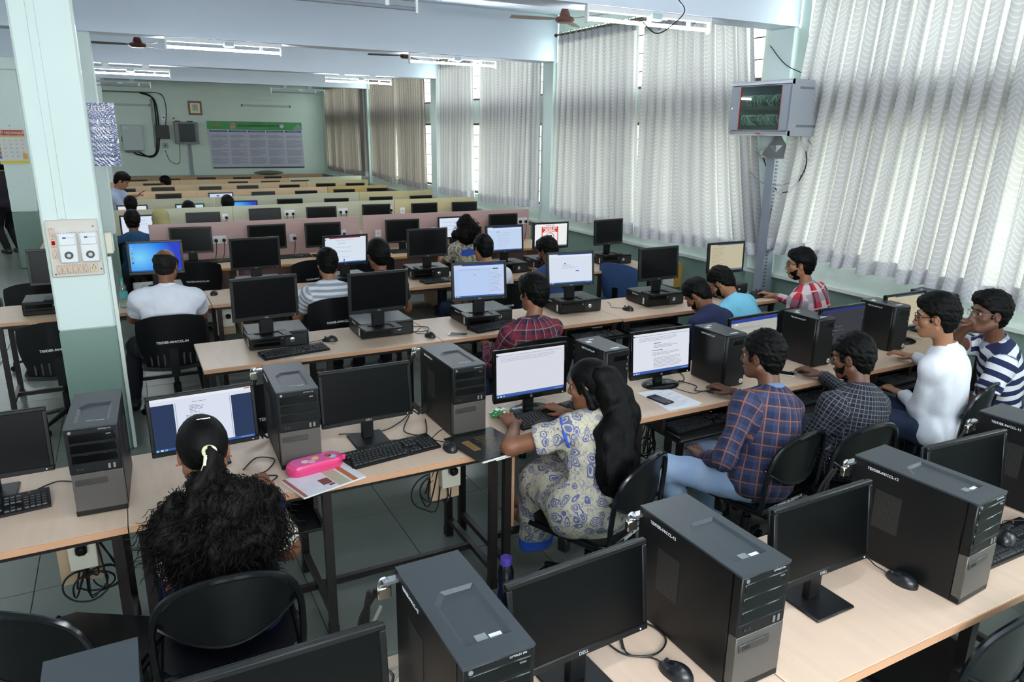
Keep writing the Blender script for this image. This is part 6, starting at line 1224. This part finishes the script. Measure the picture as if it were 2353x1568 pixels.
c = SDF(d['H']-V(.22, .26, .34), d['H']+V(.22, .2, .2), .010); c.ell(d['hp'](0, -.015, .02), (.098, .12, .115), d['R'], .04, cut=[((0, .085, .0), (0, 1, 0), .02)]).ell(d['hp'](.03, -.05, -.13), (.12, .10, .12), d['R'], .06); c.noise(.006, 30, 4); link('headscarf', c.mesh('headscarf', mat('khaki_scarf', '#9a9062', .85, var=.1, scale=8)), t)
person('man with dark hair seated before the orange and violet screen', (.10, 11.98, .54), (.10, 12.08, 1.085), 0, (0, .15), vox=.011, shirt=pattern_mat('dark_tee', 'plain', '#23262e'), pants=TROUS, hair='short', collar=False, facev=False)
t, d = person('man in a pale blue shirt standing at the far left looking at his phone', (-.06, 13.42, .80), (.03, 13.40, 1.345), -1.95, (.1, .55), sc=(-.05, 13.42, 1.135), hands=((.24, 13.36, 1.12), (.22, 13.28, 1.12)), vox=.010, shirt=pattern_mat('pale_blue_cotton', 'plain', '#aebbd6'), sleeve='long', pants=TROUS, hair='full', skin='light', stand=True)
o = part('smartphone', MB().box(-.036, .036, -.075, .075, -.004, .004, c=.002), BLKG, None, (.27, 13.30, 1.15), (.5, 0, -1.9)); tag(o, 'dark phone in the hands of the standing man', 'phone')
person('dark head just showing below a far screen of the second greenish row', (.86, 11.9, .50), (.86, 12.0, .985), 0, (0, .3), vox=.012, shirt=pattern_mat('dark_tee', 'plain', '#23262e'), pants=TROUS, hair='full', facev=False, collar=False)
person('dark head beside the far bright blue screen', (1.43, 11.95, .54), (1.42, 12.05, 1.055), 0, (0, .15), vox=.012, shirt=pattern_mat('dark_tee', 'plain', '#23262e'), pants=TROUS, hair='full', facev=False, collar=False)
person('dark head leaning sideways far back, left of centre', (.88, 17.3, .52), (.84, 17.3, 1.05), 0, (.9, .2), vox=.014, shirt=pattern_mat('dark_tee', 'plain', '#23262e'), pants=TROUS, hair='full', facev=False, collar=False)
person('person in dark clothes standing by the shoe rack at the left edge', (-1.78, 15.4, .86), (-1.80, 15.42, 1.52), .6, (0, .1), sc=(-1.79, 15.4, 1.31), hands=((-1.95, 15.6, .86), (-1.62, 15.5, .84)), vox=.013, shirt=pattern_mat('dark_plum_shirt', 'plain', '#1f1824'), sleeve='long', pants=pattern_mat('black_trousers', 'plain', '#101013'), hair='short', stand=True, facev=False)
# ---------------------------------------------------------------- things on the walls and the pillar
sb = thing('switchboard', 'ivory switchboard with two white fan regulators on the mint pillar', 'switchboard', (-.302, 5.40, 1.435))
sb.rotation_euler = (0, 0, 0)
SBP = mat('aged_ivory_board', '#d8d0c6', .45, var=.06, scale=6); SWP = mat('switch_ivory', '#d9c3b2', .4)
part('board', MB().box(-.145, .145, -.03, 0, -.18, .18, c=.006), SBP, sb)
for x in (-.036, .082):
    g = part('regulator', MB().box(x-.052, x+.052, -.062, -.03, -.088, .108, c=.008), WHITE, sb); part('upper_cover', MB().box(x-.045, x+.045, -.070, -.06, .025, .098, c=.006), WHITE, g)
    part('dial', MB().lathe([(.024, 0), (.024, .004), (.023, .005)], 24), mat('dial_dark', '#3f4255', .4), g, (x, -.062, -.038), (PI/2, 0, 0)); part('dial_knob', MB().lathe([(.012, .005), (.012, .012), (.009, .014)], 20), mat('knob_cream', '#d9d3b4', .4), g, (x, -.062, -.038), (PI/2, 0, 0))
    part('emblem', MB().box(x-.022, x-.004, -.0706, -.070, .068, .078), mat('emblem_blue', '#3f4f96', .5), g, smooth=False); text('STEP REGULATOR', .006, mat('print_blue_grey', '#6c7590', .5), g, (x+.014, -.0707, .073), FACE)
    m = MB(); [m.box(x-.045+.015*k, x-.037+.015*k, -.0625, -.0615, .101, .104) for k in range(7)]; [m.box(x+sg*.0505-.0006, x+sg*.0505+.0006, -.055, -.045, .02+.012*k, .026+.012*k) for k in range(6) for sg in (-1, 1)]; part('vent_slots', m, DGREY, g, smooth=False, stuff=True)
def switch(x, z, red=False):
    s = part('switch', MB().box(x-.014, x+.014, -.036, -.03, z-.030, z+.030, c=.002), SWP, sb, label='red lit switch' if red else None); part('rocker', MB().box(x-.009, x+.009, -.042, -.035, z-.013, z+.013, c=.003), emit('#b01212', .6) if red else mat('rocker_pink', '#dcc4b6', .35), s)
    part('screw', MB().cyl((x, -.038, z+.022), (x, -.036, z+.022), .0028, 8).cyl((x, -.038, z-.022), (x, -.036, z-.022), .0028, 8), mat('screw_dark', '#4b4038', .5), s, stuff=True)
for z, r_d in ((.105, False), (.04, True), (-.03, False)): switch(-.112, z, r_d)
for k in range(6): switch(-.103+.0295*k, -.13)
s5 = part('five_pin_socket', MB().box(.068, .112, -.036, -.03, -.158, -.102, c=.002), mat('socket_cream', '#d9cbb0', .4), sb)
part('socket_holes', (lambda m: [m.cyl((x, -.0375, z), (x, -.036, z), r, 8) for x, z, r in ((.09, -.112, .004), (.081, -.124, .003), (.099, -.124, .003), (.081, -.134, .003), (.099, -.134, .003), (.09, -.146, .002))] and m)(MB()), mat('screw_dark', '#4b4038', .5), s5, stuff=True)
for x, z in ((-.125, .125), (.115, .135), (-.125, -.16), (.13, -.14)): part('board_screw', MB().lathe([(.005, 0), (.004, .003)], 10), mat('screw_dark', '#4b4038', .5), sb, (x, -.03, z), (PI/2, 0, 0))
sw = thing('socket_box', 'ivory socket box on the right side of the mint pillar', 'socket', (-.135, 5.53, 1.44)); part('box', MB().box(0, .045, -.04, .04, -.07, .07, c=.006), WPL, sw); part('socket_plate', MB().box(.045, .05, -.03, .03, -.055, .055, c=.002), WHITE, sw)
part('conduit', MB().tube(smoothpts([(.02, .02, -.07), (.02, .03, -.16), (.035, .06, -.24), (.03, .10, -.34), (.012, .12, -.5)]), .012, 8), mat('conduit_grey', '#6d7570', .5), sw)
# foil wrapped notice board on the second column, calendar on the far one
pb = thing('notice_board', 'blue computer notice wrapped in shiny clear film behind the pillar', 'notice', (-.20, 9.40, 1.76)); pb.rotation_euler = (0, 0, .0)
part('board', MB().box(-.33, .235, 0, .02, 0, .66), mat('notice_blue', '#5c6fa8', .4, var=.25, scale=8), pb, smooth=False)
PW = mat('notice_letters', '#b9c6cf', .4)
for s, z, x, sz in (('COMPUTER', .60, .16, .075), ('CENTRE RULES', .47, .19, .05), ('NO FOOD ITEMS 1', .39, .19, .04), ('ENTRY WITH CARDS', .31, .20, .05), ('KEEP SILENCE 5', .22, .20, .04), ('SAVE POWER', .14, .18, .035), ('SHUT DOWN PC', .07, .19, .03)): text(s, sz, PW, pb, (x, -.001, z), FACE, align='RIGHT', bold=.001)
def film(u, v): return (-.335+.575*u, -.004-.0026*abs(math.sin(37*u+9*math.sin(11*v))*math.sin(43*v+7*math.sin(9*u))), -.004+.668*v)
part('film', MB().sheet(film, 90, 90), glass_mat('clear_film', '#f4f6fa', .08, .12), pb)
cd = thing('wall_calendar', 'paper wall calendar with a red heading on the left column', 'calendar', (-1.36, 13.585, 1.60), .0)
part('page', MB().box(-.20, .18, 0, .006, 0, .52), mat('calendar_paper', '#dfe0dc', .6), cd, smooth=False)
def patch(n_, x0, x1, z0, z1, c): part(n_, MB().box(x0, x1, -.001, 0, z0, z1), mat('ink_'+c, c, .6), cd, smooth=False)
patch('heading', -.18, .16, .42, .50, '#b5473f'); patch('sub_heading', -.18, .16, .395, .418, '#d2c06a'); patch('foot_band', -.19, .17, .01, .05, '#d9c94a'); patch('side_picture', .10, .165, .07, .16, '#dcae5e')
for k, c in enumerate(('#6a7bb0', '#c86a50', '#6f9a70', '#d08a3c', '#8fa0c8')): patch('side_picture', -.198, -.165, .08+.06*k, .13+.06*k, c)
text('श्री महालक्ष्मी', .06, mat('heading_cream', '#e9dccf', .6), cd, (-.01, -.002, .455), FACE)
for r in range(5):
    for c in range(4): text(str(1+r+5*c+7), .03, mat('calendar_red', '#c25a66', .6) if c == 3 or r == 0 else mat('calendar_blue', '#5f6f9c', .6), cd, (-.11+.075*c, -.002, .35-.058*r), FACE, name='date')
part('nail', MB().cyl((-.01, -.01, .56), (-.01, .015, .56), .006, 8), mat('rust', '#7a4a30', .7), cd)
# green and white institute banner
YW = YB-.002
bn = thing('banner', 'wide institute banner with a green heading on the far wall', 'banner', (3.72, YW, 1.02)); bn.rotation_euler = (0, .0, 0)
part('sheet', MB().convex([(-1.30, -.012, 0), (1.32, -.012, .03), (1.32, 0, .03), (-1.30, 0, 0), (-1.36, -.012, 1.34), (1.30, -.012, 1.32), (1.30, 0, 1.32), (-1.36, 0, 1.34)], [(0, 1, 2, 3), (4, 5, 6, 7), (0, 1, 5, 4), (2, 3, 7, 6), (0, 3, 7, 4), (1, 2, 6, 5)]), mat('banner_lilac', '#c3c3d2', .5), bn, smooth=False)
def bp(name, x0, x1, z0, z1, c, y=-.014): return part(name, MB().box(x0, x1, y, -.012, z0, z1), mat('banner_'+c, c, .5), bn, smooth=False)
bp('heading_band', -1.35, 1.30, 1.10, 1.33, '#45a158'); bp('foot_band', -1.28, 1.31, .01, .05, '#33474f'); bp('white_band', -1.33, 1.30, 1.03, 1.10, '#d9d9e3')
text('TEXTILE & ENGINEERING INSTITUTE', .072, mat('banner_ink', '#2c3f3a', .6), bn, (.05, -.016, 1.215), FACE, bold=.0025); text("DKTE SOCIETY'S", .045, mat('banner_ink2', '#3c6a4c', .6), bn, (.02, -.016, 1.285), FACE, bold=.001); text('AN AUTONOMOUS INSTITUTE', .03, mat('banner_pale', '#a9d0b0', .6), bn, (.1, -.016, 1.155), FACE)
text('DKTE', .075, mat('banner_orange', '#d9772f', .6), bn, (-1.09, -.016, 1.225), FACE, bold=.003, space=1.35); text('Rajwada, Ichalkaranji', .026, mat('banner_ink2', '#3c6a4c', .6), bn, (-1.09, -.016, 1.16), FACE)
bp('grade_badge', -.73, -.59, 1.13, 1.29, '#c9a48a', -.0155); text('A+', .07, mat('badge_red', '#b5453c', .6), bn, (-.66, -.017, 1.23), FACE, bold=.002)
part('seal', MB().cyl((.72, -.016, 1.215), (.72, -.012, 1.215), .075, 24), mat('seal_blue', '#4c5f9c', .5), bn); part('seal_face', MB().cyl((.72, -.0175, 1.215), (.72, -.015, 1.215), .062, 24), mat('seal_face', '#d6cdd6', .5), bn)
bp('palace_picture', 1.05, 1.30, 1.11, 1.17, '#8f9c9a', -.0155); part('palace_dome', MB().prism([(1.08, 1.17), (1.08, 1.21), (1.14, 1.21), (1.15, 1.25), (1.20, 1.29), (1.24, 1.25), (1.25, 1.21), (1.29, 1.21), (1.29, 1.17)], -.0155, -.012, axis='y'), mat('palace_grey', '#93a39e', .5), bn, smooth=False)
rr = random.Random(5); HEADS = ('ELECTRONICS ENGINEERING', 'MECHANICAL ENGINEERING', 'COMPUTER SCIENCE & ENGG', 'INFORMATION TECHNOLOGY', 'TEXTILE TECHNOLOGY')
for c in range(5):
    x0 = -1.31+.525*c; bp('column_heading', x0, x0+.49, 1.035, 1.085, '#45539c', -.0155); text(HEADS[c], .030, mat('banner_white', '#c9cde2', .6), bn, (x0+.245, -.017, 1.06), FACE)
    m = MB(); z = .97
    for s_, nl in (('VISION', 4), ('MISSION', 11), ('PROGRAM EDUCATIONAL OBJECTIVES', 8), ('PROGRAM SPECIFIC OUTCOMES', 8)):
        text(s_, .026, mat('banner_ink3', '#5a5f74', .6), bn, (x0+.26, -.0135, z), FACE); z -= .03
        for k in range(nl):
            m.box(x0+.03, x0+.48-(rr.random()*.25 if rr.random() < .35 else 0), -.0128, -.012, z, z+.010); z -= .0205
        z -= .03
    part('text_lines', m, mat('banner_text', '#9193a8', .6), bn, smooth=False, stuff=True)
ck = thing('wall_clock', 'square wall clock with a brown wooden frame and gold face', 'clock', (2.105, YW, 2.69)); CW = .175
part('frame', MB().box(-CW, CW, -.04, 0, -CW-.01, -CW+.04, c=.006).box(-CW, CW, -.04, 0, CW-.04, CW+.01, c=.006).box(-CW, -CW+.045, -.04, 0, -CW+.03, CW-.03, c=.006).box(CW-.045, CW, -.04, 0, -CW+.03, CW-.03, c=.006), mat('clock_wood', '#6b2f1c', .35), ck)
part('face', MB().box(-CW+.04, CW-.04, -.015, 0, -CW+.03, CW-.03), mat('clock_gold', '#f2e3a8', .3), ck, smooth=False); part('face_panel', MB().box(-.075, .075, -.017, -.015, -.08, .095), mat('clock_grey', '#b7b4a8', .4), ck, smooth=False)
part('hand', MB().box(-.004, .004, -.021, -.019, -.01, .085), BLK, ck, smooth=False); part('hand', MB().box(-.003, .003, -.021, -.019, -.01, .06), BLK, ck, (0, 0, 0), (0, -.12, 0), smooth=False); part('pendulum', MB().lathe([(.03, 0), (.028, .008), (.01, .014)], 18), mat('clock_gold', '#f2e3a8', .3), ck, (0, -.017, -.09), (PI/2, 0, 0))
el = thing('electric_panel', 'light grey metal electric panel on the far wall', 'electric box', (.44, YW, 1.54)); part('cabinet', MB().box(-.26, .27, -.15, 0, 0, .68, c=.006), mat('panel_grey', '#c3cdcd', .45), el); part('door', MB().box(-.235, .255, -.165, -.15, .03, .655, c=.004), mat('panel_grey', '#c3cdcd', .45), el); part('handle', MB().box(-.27, -.25, -.15, -.08, .22, .36), BLK, el, smooth=False); part('label_plate', MB().box(-.22, -.09, -.167, -.165, .57, .62), STICK, el, smooth=False); part('gland_plate', MB().box(-.2, .16, -.12, -.02, -.05, 0), mat('gland', '#6e6a66', .6), el, smooth=False)
o = part('junction_box', MB().box(-.17, .17, -.14, 0, 0, .36, c=.006), mat('box_black', '#2a2f30', .5), None, (1.20, YW, 1.855)); tag(o, 'black box between the electric panel and the small rack', 'box')
rk = thing('network_rack', 'small dark network rack with a glass door below the wall clock', 'rack', (1.80, YW, 1.73)); RF = mat('rack_frame', '#6d7073', .4)
part('cabinet', MB().box(-.30, .30, -.02, 0, 0, .58).box(-.30, .30, -.32, -.02, 0, .03).box(-.30, .30, -.32, -.02, .55, .58).box(-.30, -.27, -.32, -.02, .03, .55).box(.27, .30, -.32, -.02, .03, .55), RF, rk, smooth=False); part('door_frame', MB().box(-.30, -.20, -.335, -.32, .0, .58).box(.22, .30, -.335, -.32, 0, .58).box(-.2, .22, -.335, -.32, .53, .58).box(-.2, .22, -.335, -.32, 0, .04), RF, rk, smooth=False)
part('inner_back', MB().box(-.27, .27, -.03, -.021, .03, .55), mat('rack_inside_dark', '#23211e', .7), rk, smooth=False); part('glass', MB().box(-.20, .22, -.33, -.326, .04, .53), glass_mat('dark_rack_glass', '#7d7f7c', .035), rk, smooth=False); part('patch_panel', MB().box(-.24, .24, -.26, -.1, .27, .31), mat('patch_grey', '#8b8c84', .5), rk, smooth=False); part('switch_unit', MB().box(-.24, .24, -.26, -.1, .12, .17).box(-.24, .24, -.26, -.1, .38, .44), mat('switch_dark', '#262829', .5), rk, smooth=False)
for x in (-.2, .12): part('router', MB().box(x-.07, x+.07, -.25, -.1, .58, .61, c=.006), BLK, rk)
GWC = 'cables and pipes on the far wall'
cable('thick black cables looping down from the far wall pipe to the electric panel', [[(.75, YW-.05, 3.06), (1.02, YW-.05, 2.95), (1.08, YW-.05, 2.6), (1.03, YW-.05, 1.7), (.90, YW-.06, 1.4), (.55, YW-.06, 1.42), (.42, YW-.06, 1.5)], [(.75, YW-.05, 3.05), (1.07, YW-.05, 2.9), (1.13, YW-.05, 2.4), (1.06, YW-.05, 1.6), (.85, YW-.06, 1.36), (.55, YW-.06, 1.5)]], CABLE, .022)
cable('thin black cable from the pipe down to the black box', [[(1.0, YW-.03, 3.07), (1.28, YW-.03, 3.02), (1.36, YW-.03, 2.7), (1.30, YW-.03, 2.2)]], CABLE, .011)
cable('thin cable loop hanging under the far wall sockets', [[(1.22, YW-.03, 1.55), (1.32, YW-.03, 1.25), (1.55, YW-.03, 1.2), (1.60, YW-.03, 1.72)]], CABLE, .007)
cable('grey conduit along the top of the far wall', [[(-.8, YW-.03, 3.065), (0, YW-.03, 3.065), (1.0, YW-.03, 3.06)]], mat('conduit_grey', '#6d7570', .5), .02)
cable('grey conduit dropping beside the electric panel', [[(1.0, YW-.02, 2.9), (1.0, YW-.02, 2.2), (.98, YW-.02, 1.6)]], mat('conduit_pale', '#9aa8a2', .5), .025)
for x0, x1, z, lab in ((-.5, .95, 2.73, 'unlit lamp batten on the far wall beside the blue notice'), (3.36, 4.71, 2.80, 'unlit lamp batten on the far wall above the banner')):
    t = thing('lamp_batten', lab, 'light', ((x0+x1)/2, YW, z)); h = (x1-x0)/2; part('batten', MB().box(-h, h, -.04, 0, -.025, .025, c=.005), mat('batten_pale', '#b5bbb9', .4), t)
    for s in (-1, 1): part('end_cap', MB().box(s*h-.02, s*h+.02, -.07, 0, -.03, .03, c=.004), mat('cap_brown', '#8a7a70', .5), t)
o = part('cable_duct', MB().box(-.045, .045, -.06, 0, 0, 1.7, c=.004), mat('duct_grey', '#8b939c', .45), None, (1.86, YW, 0)); tag(o, 'grey vertical duct below the small rack', 'duct')
for x, z, lab, m in ((1.24, 1.67, 'grey socket board with a black plug under the black box', mat('socket_grey', '#a9b1ac', .5)), (1.85, 1.44, 'cream socket beside the grey duct', WPL), (1.27, 2.42, 'white switch plate above the black box', WHITE), (1.52, 2.40, 'cream switch plate above the small rack', WPL)):
    t = thing('socket_plate', lab, 'socket', (x, YW, z)); part('plate', MB().box(-.07, .07, -.03, 0, -.07, .07, c=.005), m, t); part('pin_hole', MB().box(-.02, .02, -.034, -.03, -.02, .02), DGREY, t, smooth=False)
do = struct('door_1', MB().box(-.95, -.16, YB-.03, YB+.01, 0, 2.05), mat('dark_green_door', '#22332f', .5)); part('door_handle', MB().box(-.26, -.24, YB-.09, YB-.03, 1.0, 1.14), SILVER, do, smooth=False)
struct('trim_3', MB().box(-.16, -.10, YB-.04, YB+.01, 0, 2.12), WALLW); struct('trim_4', MB().box(XL, WX, YB-.006, YB, 2.33, 2.35), WALLW)
o = part('cloth_bundle', MB().sheet(lambda u, v: ((u-.5)*.75, .0+.12*math.cos(2*PI*v)*math.sin(PI*u)**.6, .06+.055*math.sin(2*PI*v)*math.sin(PI*u)**.6), 18, 12), mat('grey_cloth', '#5d6058', .9), None, (3.40, 19.90, 1.02)); tag(o, 'dark grey bundle lying on the last board below the banner', 'bundle')
# wall rack next to the nearest curtain
rk = thing('network_rack', 'grey network cabinet with a glass door hung on the window wall', 'rack', (5.19, 4.76, 2.185)); L = .70
part('cabinet', MB().box(.02, .40, 0, .012, 0, .475).box(.02, .40, L-.012, L, 0, .475).box(.02, .40, .012, L-.012, 0, .012).box(.02, .40, .012, L-.012, .463, .475).box(.388, .40, .012, L-.012, .012, .463), GREYP, rk, smooth=False)
part('front_bevel', MB().prism([(0, .44), (.03, .475), (.05, .475), (.05, .43)], 0, L, axis='y').prism([(0, .035), (.03, 0), (.05, 0), (.05, .045)], 0, L, axis='y'), mat('rack_silver', '#c3c6cb', .4), rk, smooth=False)
dr = part('door', MB().box(0, .014, .0, .09, .045, .432).box(0, .014, L-.12, L, .045, .432).box(0, .014, .09, L-.12, .045, .05).box(0, .014, .09, L-.12, .427, .432), GREYD, rk, smooth=False)
part('door_glass', MB().box(.004, .009, .09, L-.12, .05, .427), RGLASS, dr, smooth=False); part('red_edge', MB().box(-.001, .015, .088, .092, .05, .427).box(-.001, .015, L-.122, L-.118, .05, .427), mat('red_strip', '#b8342c', .4), dr, smooth=False, stuff=True); part('lock', MB().cyl((-.006, L-.03, .24), (.0, L-.03, .24), .009, 14), SILVER, dr)
for z in (.30, .13): part('patch_panel', MB().box(.10, .30, .05, L-.05, z, z+.045), mat('patch_dark', '#7d8a86', .5), rk, smooth=False)
for z in (.24, .07): part('cable_tray', MB().cyl((.11, .06, z), (.11, L-.08, z), .022, 10), mat('tray_dark', '#4a5753', .6), rk)
m = MB(); r = random.Random(3)
for k in range(46):
    y = r.uniform(.08, L-.12); z = r.choice((.32, .15)); d = r.uniform(-.1, .1); m.tube(smoothpts([(.10, y, z+.02), (.05, y+d*.4, z+.03), (.04, y+d, z-.02), (.09, y+d*1.4, z-.06)], 4), .0035, 5)
part('patch_cords', m, mat('cord_pale', '#dfe8e3', .5), rk, stuff=True)
for z in (.395, .075): part('side_vent', (lambda mm_: [mm_.box(.12+.011*k, .126+.011*k, -.001, .001, z, z+.02) for k in range(22)] and mm_)(MB()), mat('slot_dark', '#55585e', .6), rk, smooth=False, stuff=True)
part('name_plate', MB().box(-.0015, 0, L*.42, L*.5, .012, .024), mat('plate_red', '#a8323c', .4), rk, smooth=False); part('inner_back', MB().box(.36, .387, .012, L-.012, .012, .463), mat('rack_inside', '#66736f', .6), rk, smooth=False)
du = thing('cable_duct', 'tall grey slotted cable duct running from the wall rack to the desk', 'duct', (5.46, 5.10, 0)); part('channel', MB().box(0, .125, 0, .10, 0, 2.10), GREYD, du, smooth=False)
part('slots', (lambda mm_: [mm_.box(.02, .05, -.003, .001, .75+.034*k, .768+.034*k) for k in range(38)] and mm_)(MB()), mat('slot_dark', '#55585e', .6), du, smooth=False, stuff=True); part('elbow', MB().sheet(lambda u, v: (-.05+.17*v, -.02+.12*u-.09*v*(1-u), 1.98+.2*v*u+.03*u), 8, 6, .02), mat('elbow_grey', '#77787a', .5), du)
sx = thing('socket_box', 'ivory socket with a white plug under the wall rack', 'socket', (WX-.06, 5.27, 2.02)); part('box', MB().box(-.04, 0, -.09, .09, -.05, .05, c=.005), WPL, sx); part('plug', MB().box(-.09, -.04, .02, .07, -.02, .03, c=.01), WHITE, sx)
cable('black cable loop hanging from the wall rack', [[(5.50, 4.85, 2.18), (5.52, 4.78, 1.95), (5.50, 4.88, 1.72), (5.50, 5.05, 1.68), (5.53, 5.20, 1.80), (5.52, 5.30, 1.98)]], CABLE, .006); cable('grey cable loop hanging from the wall rack', [[(5.5, 4.80, 2.18), (5.53, 4.70, 2.0), (5.50, 4.9, 1.78), (5.47, 5.2, 1.74), (5.46, 5.4, 1.85)]], GCABLE, .005)
cable('thin black wire sagging from the column to the top of the rack', [[(WX-.07, 5.42, 3.0), (WX-.08, 5.2, 2.82), (WX-.1, 4.95, 2.72), (5.5, 4.85, 2.665)]], CABLE, .004); cable('black wire dangling beside the biggest tube light', [[(4.0, 5.0, 3.35), (3.97, 4.86, 3.2), (4.02, 4.82, 3.1), (3.9, 4.84, 2.98), (3.78, 4.85, 2.93), (3.66, 4.86, 3.0)]], CABLE, .005)
wp = thing('wall_box', 'white switch box with a yellow side on the window wall by the third monitor row', 'box', (WX+.01, 6.62, .60)); part('box', MB().box(-.09, 0, -.10, .10, -.13, .15, c=.004), WHITE, wp); part('side_cover', MB().box(-.09, 0, -.125, -.10, -.13, .15), mat('yellow_cover', '#c89b46', .5), wp, smooth=False)
# shoe rack far left
sr = thing('shoe_rack', 'white steel shoe rack in the far left corner', 'rack', (-2.75, 17.6, 0)); WS = mat('rack_white', '#b9c2c4', .45)
for k in range(7): part('shelf', MB().box(-.5, .6, 0, .30, .12+.22*k, .135+.22*k).box(-.5, .6, -.006, .004, .12+.22*k, .20+.22*k), WS, sr, smooth=False)
for x in (-.5, .58): part('upright', MB().box(x, x+.03, 0, .03, 0, 1.6), WS, sr, smooth=False)
